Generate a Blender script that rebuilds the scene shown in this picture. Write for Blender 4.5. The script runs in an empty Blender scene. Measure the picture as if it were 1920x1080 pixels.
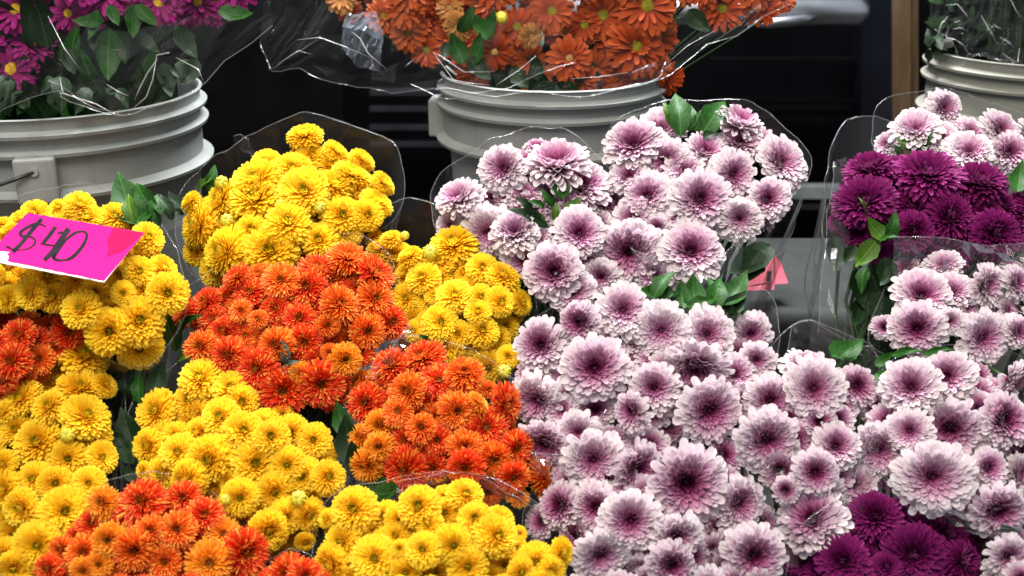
import bpy, math, random
from mathutils import Vector, Matrix, noise
random.seed(7)
# ------------------------------------------------------------------ camera, light, exposure
sc = bpy.context.scene
col = sc.collection
CAM = Vector((0, 0, 1.55)); PITCH = math.radians(21); FPX = 2058.7
FW = Vector((0, math.cos(PITCH), -math.sin(PITCH)))
UP = Vector((0, math.sin(PITCH), math.cos(PITCH)))
RT = Vector((1, 0, 0))
cd = bpy.data.cameras.new('camera'); cam = bpy.data.objects.new('camera', cd); col.objects.link(cam)
cd.sensor_width = 36; cd.lens = 36 * FPX / 1920; cd.clip_start = .02; cd.clip_end = 60
cam.location = CAM; cam.rotation_euler = (math.pi / 2 - PITCH, 0, 0)
cd.dof.use_dof = True; cd.dof.focus_distance = 1.2; cd.dof.aperture_fstop = 6.0
sc.camera = cam
w = bpy.data.worlds.new('World'); sc.world = w; w.use_nodes = True
w.node_tree.nodes['Background'].inputs[0].default_value = (.80, .88, 1, 1)
w.node_tree.nodes['Background'].inputs[1].default_value = .52
def area(name, loc, target, size, power, color):
    l = bpy.data.lights.new(name, 'AREA'); l.shape = 'RECTANGLE'; l.size, l.size_y = size; l.energy = power; l.color = color
    o = bpy.data.objects.new(name, l); col.objects.link(o); o.location = loc
    o.rotation_euler = (Vector(target) - Vector(loc)).to_track_quat('-Z', 'Y').to_euler(); return o
area('market_lamp', (.15, 2.0, 2.75), (.05, 1.2, 1.0), (1.0, .5), 132, (.98, .98, 1))
area('front_fill', (-.4, .1, 3.1), (0, 1.1, 1.0), (1.6, 1.1), 78, (1, .92, .82))  # added soft fill from the camera side, its source unseen
sc.view_settings.view_transform = 'Standard'; sc.view_settings.look = 'None'
sc.view_settings.exposure = 0; sc.view_settings.gamma = 1
sc.cycles.max_bounces = 12; sc.cycles.transparent_max_bounces = 48; sc.cycles.diffuse_bounces = 6
sc.cycles.use_denoising = True; sc.cycles.caustics_reflective = False; sc.cycles.caustics_refractive = False
sc.cycles.sample_clamp_indirect = 4

# ------------------------------------------------------------------ helpers
def at(px, py, d): return CAM + d * (FW + RT * ((px - 960) / FPX) + UP * ((540 - py) / FPX))
def base_depth(px, py):                       # the sloping display: where the sight line meets it
    r = FW + RT * ((px - 960) / FPX) + UP * ((540 - py) / FPX)
    return 1.391 / (.833 * r.y - r.z)
def mesh_obj(name, verts, faces, mat, parent=None, smooth=True, loc=None):
    m = bpy.data.meshes.new(name); m.from_pydata([tuple(v) for v in verts], [], faces)
    if smooth: m.polygons.foreach_set('use_smooth', [True] * len(m.polygons))
    m.materials.append(mat); m.update()
    o = bpy.data.objects.new(name, m); col.objects.link(o)
    if parent: o.parent = parent
    if loc: o.location = loc
    return o
def link(name, data, parent=None):
    o = bpy.data.objects.new(name, data); col.objects.link(o)
    if parent: o.parent = parent
    return o
def thing(name, label, cat, loc, group=None):
    o = bpy.data.objects.new(name, None); col.objects.link(o); o.location = loc
    o.empty_display_size = .03; o['label'] = label; o['category'] = cat
    if group: o['group'] = group
    return o
def tag(o, label, cat): o['label'] = label; o['category'] = cat; return o
class MB:
    def __init__(s): s.v = []; s.f = []
    def box(s, c, h, rot=None):
        n = len(s.v)
        for x in (-1, 1):
            for y in (-1, 1):
                for z in (-1, 1):
                    p = Vector((x * h[0], y * h[1], z * h[2]))
                    if rot: p = rot @ p
                    s.v.append(Vector(c) + p)
        for f in ((0, 1, 3, 2), (4, 6, 7, 5), (0, 4, 5, 1), (2, 3, 7, 6), (0, 2, 6, 4), (1, 5, 7, 3)): s.f.append(tuple(n + i for i in f))
    def tube(s, pts, rad, seg=6, cap=True):
        pts = [Vector(p) for p in pts]; rings = []
        for i, p in enumerate(pts):
            t = (pts[min(i + 1, len(pts) - 1)] - pts[max(i - 1, 0)]).normalized()
            a = t.orthogonal().normalized() if i == 0 else (pa - t * pa.dot(t)).normalized()
            pa = a; b = t.cross(a); r = rad[i] if isinstance(rad, (list, tuple)) else rad
            rings.append(len(s.v))
            for k in range(seg):
                g = 2 * math.pi * k / seg; s.v.append(p + a * (r * math.cos(g)) + b * (r * math.sin(g)))
        for i in range(len(pts) - 1):
            for k in range(seg):
                k2 = (k + 1) % seg; s.f.append((rings[i] + k, rings[i] + k2, rings[i + 1] + k2, rings[i + 1] + k))
        if cap: s.f.append(tuple(rings[0] + k for k in reversed(range(seg)))); s.f.append(tuple(rings[-1] + k for k in range(seg)))
    def lathe(s, prof, seg=72):
        n0 = len(s.v)
        for k in range(seg):
            g = 2 * math.pi * k / seg
            for r, z in prof: s.v.append(Vector((r * math.cos(g), r * math.sin(g), z)))
        m = len(prof)
        for k in range(seg):
            k2 = (k + 1) % seg
            for j in range(m - 1): s.f.append((n0 + k * m + j, n0 + k2 * m + j, n0 + k2 * m + j + 1, n0 + k * m + j + 1))
    def build(s, name, mat, parent=None, smooth=False, loc=None, origin=None):
        if origin is not None: s.v = [Vector(v) - Vector(origin) for v in s.v]
        return mesh_obj(name, s.v, s.f, mat, parent, smooth, loc)

# ------------------------------------------------------------------ materials
def newmat(name):
    m = bpy.data.materials.new(name); m.use_nodes = True; nt = m.node_tree; nt.nodes.clear()
    return m, nt, nt.nodes.new('ShaderNodeOutputMaterial')
def N(nt, t, **kw):
    n = nt.nodes.new(t)
    for k, v in kw.items(): setattr(n, k, v)
    return n
def ramp(nt, fac, stops):
    r = N(nt, 'ShaderNodeValToRGB'); e = r.color_ramp.elements
    while len(e) < len(stops): e.new(.5)
    for el, (p, c) in zip(e, stops): el.position = p; el.color = (*c, 1)
    if fac is not None: nt.links.new(fac, r.inputs[0])
    return r.outputs[0]
def mixc(nt, fac, a, b, mode='MIX'):
    n = N(nt, 'ShaderNodeMix', data_type='RGBA', blend_type=mode)
    for i, x in ((0, fac), (6, a), (7, b)):
        if isinstance(x, (int, float)): n.inputs[i].default_value = x
        elif isinstance(x, tuple): n.inputs[i].default_value = (*x, 1)
        else: nt.links.new(x, n.inputs[i])
    return n.outputs[2]
def math_(nt, op, a, b=0.0, c=None):
    n = N(nt, 'ShaderNodeMath', operation=op)
    for i, x in enumerate((a, b) if c is None else (a, b, c)):
        if isinstance(x, (int, float)): n.inputs[i].default_value = x
        else: nt.links.new(x, n.inputs[i])
    return n.outputs[0]
def petal_mat(name, make, rough=.6, trans=.22, spec=.12):
    m, nt, out = newmat(name)
    at_ = N(nt, 'ShaderNodeAttribute', attribute_name='pt'); sep = N(nt, 'ShaderNodeSeparateColor'); nt.links.new(at_.outputs[0], sep.inputs[0])
    oi = N(nt, 'ShaderNodeObjectInfo'); so = N(nt, 'ShaderNodeSeparateColor'); nt.links.new(oi.outputs['Color'], so.inputs[0])
    geo = N(nt, 'ShaderNodeNewGeometry')
    c = make(nt, sep.outputs[0], sep.outputs[1], sep.outputs[2], so.outputs[0], so.outputs[1], geo.outputs['Backfacing'])
    # fine veins and blotches in the petal itself
    tc = N(nt, 'ShaderNodeTexCoord'); nz = N(nt, 'ShaderNodeTexNoise'); nz.inputs['Scale'].default_value = 9; nz.inputs['Detail'].default_value = 3
    nt.links.new(tc.outputs['Object'], nz.inputs['Vector'])
    v = math_(nt, 'MULTIPLY_ADD', nz.outputs[0], .35, .83)
    hs = N(nt, 'ShaderNodeHueSaturation'); nt.links.new(c, hs.inputs['Color']); nt.links.new(v, hs.inputs['Value'])
    b = N(nt, 'ShaderNodeBsdfPrincipled'); nt.links.new(hs.outputs[0], b.inputs['Base Color'])
    b.inputs['Roughness'].default_value = rough; b.inputs['Specular IOR Level'].default_value = spec
    t = N(nt, 'ShaderNodeBsdfTranslucent'); nt.links.new(hs.outputs[0], t.inputs[0])
    mx = N(nt, 'ShaderNodeMixShader'); mx.inputs[0].default_value = trans
    nt.links.new(b.outputs[0], mx.inputs[1]); nt.links.new(t.outputs[0], mx.inputs[2]); nt.links.new(mx.outputs[0], out.inputs[0])
    return m
# t along the petal, r from the flower's middle, q per petal, h per flower (0..1), p per flower paleness
def mk_pink(nt, t, r, q, h, p, back):
    f = math_(nt, 'ADD', r, math_(nt, 'MULTIPLY_ADD', h, .34, -.17)); f = math_(nt, 'ADD', f, math_(nt, 'MULTIPLY_ADD', q, .12, -.06))
    f = math_(nt, 'ADD', f, math_(nt, 'MULTIPLY_ADD', t, .16, -.12))
    c = ramp(nt, f, [(0, (.095, .004, .038)), (.07, (.15, .013, .065)), (.18, (.30, .06, .165)), (.33, (.48, .18, .325)), (.50, (.60, .35, .475)), (.66, (.68, .515, .595)), (.82, (.735, .63, .67)), (1, (.79, .715, .725))])
    return mixc(nt, math_(nt, 'MULTIPLY', back, .5), c, (.60, .50, .54))
def mk_yellow(nt, t, r, q, h, p, back):
    c = ramp(nt, t, [(0, (.56, .25, .004)), (.35, (.82, .46, .007)), (.8, (.91, .63, .018)), (1, (.94, .75, .07))])
    c = mixc(nt, math_(nt, 'MULTIPLY', h, .55), c, (.92, .76, .035)); c = mixc(nt, math_(nt, 'MULTIPLY', q, .25), c, (.84, .42, .006))
    g = math_(nt, 'LESS_THAN', r, .17)
    return mixc(nt, math_(nt, 'MULTIPLY', g, .6), c, (.42, .40, .015))
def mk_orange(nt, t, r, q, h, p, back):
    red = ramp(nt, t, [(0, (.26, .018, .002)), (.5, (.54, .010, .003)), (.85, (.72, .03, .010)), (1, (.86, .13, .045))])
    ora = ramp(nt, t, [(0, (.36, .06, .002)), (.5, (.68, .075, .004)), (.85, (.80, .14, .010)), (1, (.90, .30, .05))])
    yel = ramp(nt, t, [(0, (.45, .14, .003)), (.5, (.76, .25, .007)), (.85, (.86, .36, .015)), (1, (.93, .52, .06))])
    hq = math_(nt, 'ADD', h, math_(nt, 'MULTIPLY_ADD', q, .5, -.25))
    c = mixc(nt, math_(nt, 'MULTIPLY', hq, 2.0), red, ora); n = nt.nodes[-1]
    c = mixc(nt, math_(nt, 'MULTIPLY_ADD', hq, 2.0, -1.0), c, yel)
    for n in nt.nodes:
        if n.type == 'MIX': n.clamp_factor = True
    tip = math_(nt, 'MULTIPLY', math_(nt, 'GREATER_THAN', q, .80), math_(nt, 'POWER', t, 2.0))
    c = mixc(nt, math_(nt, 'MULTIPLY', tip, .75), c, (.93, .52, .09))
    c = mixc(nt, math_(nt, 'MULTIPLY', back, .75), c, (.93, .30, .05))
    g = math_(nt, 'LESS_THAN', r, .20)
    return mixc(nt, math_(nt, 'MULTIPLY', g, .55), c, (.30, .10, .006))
def mk_mag(nt, t, r, q, h, p, back):
    c = ramp(nt, t, [(0, (.055, .001, .025)), (.5, (.125, .003, .065)), (1, (.21, .016, .125))])
    c = mixc(nt, math_(nt, 'MULTIPLY', h, .35), c, (.25, .012, .125))
    return mixc(nt, math_(nt, 'MULTIPLY', back, .6), c, (.28, .07, .19))
def mk_purple(nt, t, r, q, h, p, back):
    c = ramp(nt, t, [(0, (.10, .001, .05)), (.6, (.22, .003, .105)), (1, (.28, .012, .15))])
    return mixc(nt, math_(nt, 'MULTIPLY', q, .3), c, (.15, .002, .075))
def mk_bronze(nt, t, r, q, h, p, back):
    c = ramp(nt, t, [(0, (.17, .020, .003)), (.6, (.32, .036, .004)), (1, (.40, .068, .008))])
    c = mixc(nt, math_(nt, 'MULTIPLY', p, .9), c, (.46, .25, .07))
    return mixc(nt, math_(nt, 'MULTIPLY', q, .4), c, (.30, .035, .006))
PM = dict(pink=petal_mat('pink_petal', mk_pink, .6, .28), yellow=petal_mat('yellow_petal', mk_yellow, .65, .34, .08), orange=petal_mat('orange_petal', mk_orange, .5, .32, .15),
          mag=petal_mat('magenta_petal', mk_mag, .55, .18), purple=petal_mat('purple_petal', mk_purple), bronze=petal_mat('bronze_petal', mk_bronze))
def simple(name, c1, c2, scale=20, rough=.5, bump=0, metal=0, spec=.4, stretch=None, coat=0):
    m, nt, out = newmat(name); b = N(nt, 'ShaderNodeBsdfPrincipled'); tc = N(nt, 'ShaderNodeTexCoord'); nz = N(nt, 'ShaderNodeTexNoise')
    nz.inputs['Scale'].default_value = scale; nz.inputs['Detail'].default_value = 6; vec = tc.outputs['Object']
    if stretch:
        mp = N(nt, 'ShaderNodeMapping'); mp.inputs['Scale'].default_value = stretch; nt.links.new(vec, mp.inputs[0]); vec = mp.outputs[0]
    nt.links.new(vec, nz.inputs['Vector'])
    nt.links.new(ramp(nt, nz.outputs[0], [(.32, c1), (.68, c2)]), b.inputs['Base Color'])
    nt.links.new(math_(nt, 'MULTIPLY_ADD', nz.outputs[0], .25, rough - .12), b.inputs['Roughness'])
    b.inputs['Metallic'].default_value = metal; b.inputs['Specular IOR Level'].default_value = spec; b.inputs['Coat Weight'].default_value = coat
    if bump:
        bp = N(nt, 'ShaderNodeBump'); bp.inputs['Strength'].default_value = bump; bp.inputs['Distance'].default_value = .002
        nt.links.new(nz.outputs[0], bp.inputs['Height']); nt.links.new(bp.outputs[0], b.inputs['Normal'])
    nt.links.new(b.outputs[0], out.inputs[0]); return m
def film_mat(name, haze, hazecol, gloss, tint=(.97, .97, .97), rough=.07, bump=.4):
    m, nt, out = newmat(name)
    tc = N(nt, 'ShaderNodeTexCoord'); nz = N(nt, 'ShaderNodeTexNoise'); nz.inputs['Scale'].default_value = 26; nz.inputs['Detail'].default_value = 3; nt.links.new(tc.outputs['Object'], nz.inputs['Vector'])
    bp = N(nt, 'ShaderNodeBump'); bp.inputs['Strength'].default_value = bump; bp.inputs['Distance'].default_value = .004; nt.links.new(nz.outputs[0], bp.inputs['Height'])
    tr = N(nt, 'ShaderNodeBsdfTransparent'); tr.inputs[0].default_value = (*tint, 1)
    gl = N(nt, 'ShaderNodeBsdfGlossy'); gl.inputs['Roughness'].default_value = rough; nt.links.new(bp.outputs[0], gl.inputs['Normal'])
    df = N(nt, 'ShaderNodeBsdfDiffuse'); df.inputs[0].default_value = (*hazecol, 1)
    lw = N(nt, 'ShaderNodeLayerWeight'); lw.inputs[0].default_value = .22; nt.links.new(bp.outputs[0], lw.inputs['Normal'])
    h = math_(nt, 'MULTIPLY', math_(nt, 'MULTIPLY_ADD', math_(nt, 'POWER', lw.outputs['Facing'], 1.6), 4.0, .45), haze)
    m1 = N(nt, 'ShaderNodeMixShader'); nt.links.new(h, m1.inputs[0]); nt.links.new(tr.outputs[0], m1.inputs[1]); nt.links.new(df.outputs[0], m1.inputs[2])
    m2 = N(nt, 'ShaderNodeMixShader'); nt.links.new(math_(nt, 'MULTIPLY_ADD', lw.outputs['Fresnel'], gloss, gloss * .03), m2.inputs[0]); nt.links.new(m1.outputs[0], m2.inputs[1]); nt.links.new(gl.outputs[0], m2.inputs[2])
    nt.links.new(m2.outputs[0], out.inputs[0]); return m
FILM = film_mat('clear_film', .028, (.7, .7, .74), .30)
FILM_OLD = film_mat('creased_film', .009, (.6, .64, .66), .035, rough=.05, bump=.02)
SHEEN = film_mat('bluish_reflection', .10, (.55, .68, .85), .5)
EDGE = film_mat('film_edge', .05, (.85, .85, .86), .5)
def leaf_mat(name, c1, c2):
    m = simple(name, c1, c2, 14, .5, .15, spec=.13); nt = m.node_tree; b = next(n for n in nt.nodes if n.type == 'BSDF_PRINCIPLED'); src = b.inputs['Base Color'].links[0].from_socket
    tc = N(nt, 'ShaderNodeTexCoord'); sp = N(nt, 'ShaderNodeSeparateXYZ'); nt.links.new(tc.outputs['Object'], sp.inputs[0])
    ax = math_(nt, 'ABSOLUTE', sp.outputs[0]); rib = math_(nt, 'LESS_THAN', ax, .010)
    side = math_(nt, 'LESS_THAN', math_(nt, 'FRACT', math_(nt, 'MULTIPLY', math_(nt, 'SUBTRACT', sp.outputs[1], math_(nt, 'MULTIPLY', ax, 1.1)), 8.0)), .09)
    f = math_(nt, 'MAXIMUM', math_(nt, 'MULTIPLY', rib, .55), math_(nt, 'MULTIPLY', side, .22))
    nt.links.new(mixc(nt, f, src, tuple(min(1, x * 2.2 + .015) for x in c2)), b.inputs['Base Color']); return m
LEAF = leaf_mat('leaf_green', (.006, .034, .003), (.014, .066, .006))
LEAFB = leaf_mat('leaf_yellow_green', (.022, .066, .004), (.050, .11, .008))
LEAFD = leaf_mat('leaf_dark', (.0025, .011, .002), (.0055, .021, .004))
LEAFG = simple('leaf_withered', (.03, .06, .04), (.09, .13, .09), 30, .6, .3)
STEM = simple('stem_green', (.018, .045, .010), (.04, .08, .018), 30, .5, spec=.2)
STEMD = simple('stem_dark', (.006, .014, .004), (.014, .028, .007), 30, .6, spec=.1)
STEMP = simple('stem_purple', (.10, .01, .05), (.18, .02, .10), 30, .5)
EYEG = simple('eye_green', (.20, .20, .008), (.42, .36, .012), 3, .6, .6)
EYEY = simple('eye_yellow', (.55, .33, .01), (.85, .60, .03), 3, .6, .6)
EYEO = simple('eye_brown', (.12, .035, .003), (.26, .09, .006), 3, .6, .6)
EYET = simple('eye_tan', (.50, .30, .08), (.70, .50, .18), 3, .6, .6)
EYEP = simple('eye_wine', (.05, .003, .02), (.11, .012, .05), 3, .6, .5)
BUDM = simple('bud_skin', (.42, .42, .02), (.80, .66, .06), 3, .5)
CALYX = simple('calyx_green', (.06, .12, .02), (.14, .20, .03), 6, .5)
def worn_plastic(name, c1, c2):
    m = simple(name, c1, c2, 7, .42, .05, stretch=(1, 1, .4)); nt = m.node_tree; b = next(n for n in nt.nodes if n.type == 'BSDF_PRINCIPLED'); src = b.inputs['Base Color'].links[0].from_socket
    tc = N(nt, 'ShaderNodeTexCoord')
    for sc_, st, lo, hi, amt, cc in ((30, (1, 1, .12), .60, .78, .45, (.10, .09, .07)), (60, (.25, .25, 1.5), .66, .74, .4, (.55, .55, .52)), (9, (1, 1, 1), .58, .75, .4, (.17, .15, .10))):
        mp = N(nt, 'ShaderNodeMapping'); mp.inputs['Scale'].default_value = st; nt.links.new(tc.outputs['Object'], mp.inputs[0])
        nz = N(nt, 'ShaderNodeTexNoise'); nz.inputs['Scale'].default_value = sc_; nz.inputs['Detail'].default_value = 5; nt.links.new(mp.outputs[0], nz.inputs['Vector'])
        mr = N(nt, 'ShaderNodeMapRange'); mr.inputs[1].default_value = lo; mr.inputs[2].default_value = hi; mr.inputs[4].default_value = amt; nt.links.new(nz.outputs[0], mr.inputs[0])
        src = mixc(nt, mr.outputs[0], src, cc)
    nt.links.new(src, b.inputs['Base Color']); return m
BUCKET = worn_plastic('bucket_plastic', (.195, .215, .205), (.27, .285, .275))
BUCKETR = worn_plastic('bucket_plastic_cream', (.19, .195, .165), (.26, .26, .225))
WIRE = simple('wire_dark', (.02, .02, .02), (.06, .06, .06), 40, .35, metal=.6)
BLACK = simple('vehicle_black', (.0012, .0012, .0018), (.0025, .0025, .0035), 5, .4, spec=.05)
BLACKR = simple('grille_black', (.0012, .0012, .0014), (.0025, .0025, .003), 12, .6, spec=.04)
NAVY = simple('panel_navy', (.0035, .004, .007), (.006, .007, .011), 8, .5, spec=.06)
CHROME = simple('chrome', (.36, .38, .40), (.50, .52, .55), 9, .30, metal=1)
STRIP = simple('strip_grey', (.10, .12, .12), (.17, .19, .185), 15, .45)
SLAT = simple('slat_grey', (.008, .008, .0095), (.015, .015, .018), 15, .5, spec=.1)
WOOD = simple('post_wood', (.06, .034, .013), (.11, .065, .027), 12, .6, .4, stretch=(6, 6, .6))
TOTE = simple('tote_grey', (.018, .022, .021), (.028, .032, .030), 16, .6, .05, spec=.2)
STAND = simple('stand_dark', (.010, .010, .010), (.025, .024, .022), 9, .7, .2)
ASPH = simple('asphalt', (.03, .03, .03), (.06, .06, .06), 40, .85, .5)
CARD = simple('card_pink', (.46, .005, .118), (.51, .008, .138), 5, .9, spec=.08)
CARDP = simple('card_red_pink', (.46, .002, .045), (.52, .003, .06), 8, .9, spec=.08)
CARDR = simple('card_coral', (.48, .03, .07), (.56, .05, .10), 12, .6)
PAPER = simple('card_core', (.70, .66, .60), (.85, .80, .74), 30, .8)
INK = simple('marker_ink', (.008, .006, .010), (.022, .015, .022), 60, .9, spec=.08, stretch=(1, 1, 1))
TISSUE = simple('tissue_blue', (.30, .38, .46), (.62, .70, .78), 30, .6, .5)

# ------------------------------------------------------------------ flower meshes (radius 1, facing +Z)
SH_ROUND = (.40, .72, .98, 1.0, .62, .0); SH_SPOON = (.40, .62, .86, 1.0, .88, .42); SH_QUILL = (.50, .72, .9, .95, .8, .4); SH_RAY = (.45, .8, 1, .98, .75, .22)
TS = (0, .3, .58, .82, .94, 1.0)
class FB:
    def __init__(s): s.v = []; s.f = []; s.c = []
    def petal(s, az, r0, z0, L, e0, curl, wd, cup, shape, q, roll=0, bend=0):
        n = len(s.v); r, z, y = r0, z0, 0.; ca, sa = math.cos(az), math.sin(az)
        for i, t in enumerate(TS):
            if i:
                ds = L * (t - TS[i - 1]); e = e0 + curl * (t + TS[i - 1]) / 2; r += ds * math.cos(e); z += ds * math.sin(e); y += bend * ds * t
            e = e0 + curl * t; nx, nz = -math.sin(e), math.cos(e); hw = max(wd * shape[i], wd * .12)
            for k in (-1, 0, 1):
                up = (abs(k) * cup + k * roll) * hw
                x_, y_, z_ = r + nx * up, y + k * hw * (1 - .25 * abs(cup)), z + nz * up
                X, Y = x_ * ca - y_ * sa, x_ * sa + y_ * ca
                s.v.append((X, Y, z_)); s.c.append((t, min(1, max(0, math.hypot(X, Y))), q, 1))
        for i in range(len(TS) - 1):
            for k in (0, 1): a = n + i * 3 + k; s.f.append((a, a + 3, a + 4, a + 1))
    def build(s, name, mat):
        m = bpy.data.meshes.new(name); m.from_pydata(s.v, [], s.f); m.polygons.foreach_set('use_smooth', [True] * len(m.polygons))
        a = m.color_attributes.new('pt', 'FLOAT_COLOR', 'POINT'); a.data.foreach_set('color', [x for c in s.c for x in c])
        m.materials.append(mat); return m
R_ = math.radians
def flower(kind, rng):
    b = FB(); U = rng.uniform
    def ring(n, L, e, curl, wd, cup, shape, r0=.06, z0=0., jL=.07, je=7, ja=.35):
        off = U(0, 6.28)
        for k in range(n):
            b.petal(off + 2 * math.pi * (k + U(-ja, ja)) / n, r0, z0, L * (1 + U(-jL, jL)), R_(e + U(-je, je)), R_(curl * (1 + U(-.3, .3))), wd * (1 + U(-.15, .15)), cup, shape, U(0, 1), U(-.3, .3), U(-.18, .18))
    def rings(k, n, L, e, cu, wd, cup, shape, jL=.05, je=5):
        # k rings from the outside (first value) to the inside (last value); lists are read as curves
        def at_(c, u):
            f = u * (len(c) - 1); i = min(int(f), len(c) - 2); return c[i] + (c[i + 1] - c[i]) * (f - i)
        lop, ph = U(0, 13), U(0, 6.28); op = U(-5, 9)
        for i in range(k):
            u = i / (k - 1); off = U(0, 6.28); nn = round(at_(n, u))
            for q in range(nn):
                az = off + 2 * math.pi * (q + U(-.3, .3)) / nn; l = at_(L, u) * (1 + U(-jL, jL)) * (1 - .006 * lop * math.cos(az - ph))
                b.petal(az, .05, 0, l, R_(at_(e, u) + op + lop * math.cos(az - ph) * (1 - .5 * u) + U(-je, je)), R_(at_(cu, u) * (1 + U(-.3, .3))), at_(wd, u) * (1 + U(-.15, .15)), cup, shape, U(0, 1), U(-.25, .25), U(-.15, .15))
    if kind == 'pink':
        rings(13, (14, 18, 22, 24, 21, 14), (1.0, .96, .85, .70, .50, .30), (0, 10, 20, 28, 38, 54), (-14, -2, 10, 18, 22, 20), (.150, .138, .112, .084, .056, .034), .55, SH_SPOON, .09, 7)
    elif kind == 'mag':
        rings(16, (24, 28, 32, 32, 27, 15), (.92, 1.0, .94, .80, .64, .42), (-32, -10, 10, 30, 50, 74), (-18, -14, 0, 14, 28, 38), (.094, .092, .084, .070, .056, .042), .6, SH_RAY, .08, 9)
    elif kind == 'yellow':
        rings(16, (25, 28, 29, 27, 23, 12), (.95, 1.0, .97, .84, .67, .46), (-32, -13, 5, 24, 46, 72), (-16, -4, 6, 14, 22, 34), (.088, .088, .082, .072, .058, .042), .35, SH_SPOON, .05, 4)
    elif kind == 'orange':
        rings(14, (29, 33, 35, 34, 28, 15), (.95, 1.0, .98, .86, .68, .44), (-24, -7, 9, 26, 44, 66), (-10, 0, 8, 12, 16, 18), (.056, .056, .054, .050, .046, .040), .7, SH_QUILL, .10, 8)
    elif kind in ('purple', 'bronze'):
        for n, L, e, cu, wd in ((15, 1.0, -2, -16, .135), (16, .96, 8, -18, .125), (15, .84, 17, -18, .11), (10, .66, 28, -14, .09)):
            ring(n, L, e, cu, wd, .35, SH_RAY, .12, 0, .08, 9)
        if kind == 'bronze' and U(0, 1) < .5: ring(14, .46, 45, 10, .07, .4, SH_RAY, .1, 0)
    return b.build(kind + '_flower', PM[kind])
def eye_mesh(name, rad, h, mat, rng, n=60):
    v = []; f = []                       # a dome of small florets
    b = MB()
    for i in range(n):
        a = i * 2.39996; t = math.sqrt((i + .5) / n); r = rad * t; z = h * (1 - t * t); s = rad * .13
        c = Vector((r * math.cos(a), r * math.sin(a), z)); k = len(b.v)
        up = Vector((c.x * .5, c.y * .5, rad)).normalized(); e1 = up.orthogonal().normalized(); e2 = up.cross(e1)
        for g in range(4): b.v.append(c + s * (e1 * math.cos(g * 1.57) + e2 * math.sin(g * 1.57)) - up * s * .5)
        b.v.append(c + up * s * rng.uniform(.7, 1.3))
        for g in range(4): b.f.append((k + g, k + (g + 1) % 4, k + 4))
    k = len(b.v); b.v.append(Vector((0, 0, h * .9)))
    for g in range(16): b.v.append(Vector((rad * math.cos(g * math.pi / 8), rad * math.sin(g * math.pi / 8), -rad * .2)))
    for g in range(16): b.f.append((k, k + 1 + g, k + 1 + (g + 1) % 16))
    m = bpy.data.meshes.new(name); m.from_pydata([tuple(x) for x in b.v], [], b.f); m.materials.append(mat); return m
rng = random.Random(3)
MESH = {k: [flower(k, rng) for _ in range(11 if k in ('pink', 'yellow', 'orange') else 5)] for k in PM}
EYE = dict(pink=eye_mesh('flower_eye', .055, .02, EYEP, rng, 24), mag=None, yellow=eye_mesh('flower_eye', .10, .03, EYEG, rng, 30), orange=eye_mesh('flower_eye', .12, .03, EYEO, rng, 30),
           purple=eye_mesh('flower_eye', .25, .09, EYEY, rng), bronze=eye_mesh('flower_eye', .24, .08, EYEG, rng), tan=eye_mesh('flower_eye', .2, .12, EYET, rng))
EYEZ = dict(pink=.12, yellow=.20, orange=.15, purple=.06, bronze=.06)
def bud_mesh():
    b = FB()
    for n, L, e, cu, wd in ((9, 2.3, 20, 165, .42), (8, 2.1, 35, 150, .36), (6, 1.8, 55, 130, .3)):
        for k in range(n): b.petal(2 * math.pi * (k + e * .1) / n, .35, -.75, L, R_(e - 10), R_(cu), wd, -.35, SH_ROUND, .3)
    return b.build('bud', BUDM)
BUD = bud_mesh()
bb = MB(); bb.lathe([(.12, -1.25), (.5, -1.0), (.85, -.6), (.98, -.25), (.9, -.22)], 14)
BUDC = bpy.data.meshes.new('calyx'); BUDC.from_pydata([tuple(v) for v in bb.v], [], bb.f); BUDC.materials.append(CALYX)
# leaf: length 1 along +Y, blade facing +Z
def leaf_mesh(wd, arch, fold, mat, seed):
    r = random.Random(seed); v = []; f = []; nn = 14
    for i in range(nn + 1):
        t = i / nn; hw = wd * (math.sin(math.pi * t ** .8) ** .85) * (1 - .3 * t) * (1 + .06 * math.sin(17 * t + seed) + r.uniform(-.06, .04)) + .004; z = arch * math.sin(math.pi * t * .9) + .05 * math.sin(5 * t + seed * 2)
        for k in (-1, -.5, 0, .5, 1): v.append((k * hw, t, z + fold * hw * abs(k) + .02 * math.sin(9 * t + 3 * k) * abs(k) + r.uniform(-.004, .004)))
    for i in range(nn):
        for k in range(4): a = i * 5 + k; f.append((a, a + 1, a + 6, a + 5))
    m = bpy.data.meshes.new('leaf'); m.from_pydata(v, [], f); m.polygons.foreach_set('use_smooth', [True] * len(m.polygons)); m.materials.append(mat); return m
LEAVES = {(k, i): leaf_mesh(*p, m, i) for k, m in (('g', LEAF), ('y', LEAFB), ('d', LEAFD), ('w', LEAFG)) for i, p in enumerate(((.22, .10, .35), (.28, -.08, .45), (.13, .12, .4)))}

# ------------------------------------------------------------------ setting
mesh_obj('ground', [(-12, -6, 0), (12, -6, 0), (12, 14, 0), (-12, 14, 0)], [(0, 1, 2, 3)], ASPH)['kind'] = 'structure'
st = thing('flower_stand', 'black stepped stand underneath the wrapped flower bunches', 'stand', (0, 1.1, 0))
STEPS = ((.55, 1.06, .44), (1.06, 1.24, .60), (1.24, 2.1, .76))
for y0, y1, z in STEPS:
    m = MB(); m.box((0, (y0 + y1) / 2, z / 2), (1.05, (y1 - y0) / 2 - .001, z / 2)); m.build('step', STAND, st, origin=(0, 1.1, 0))
def step_z(y):
    for y0, y1, z in STEPS:
        if y < y1: return z
    return STEPS[-1][2]
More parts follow.
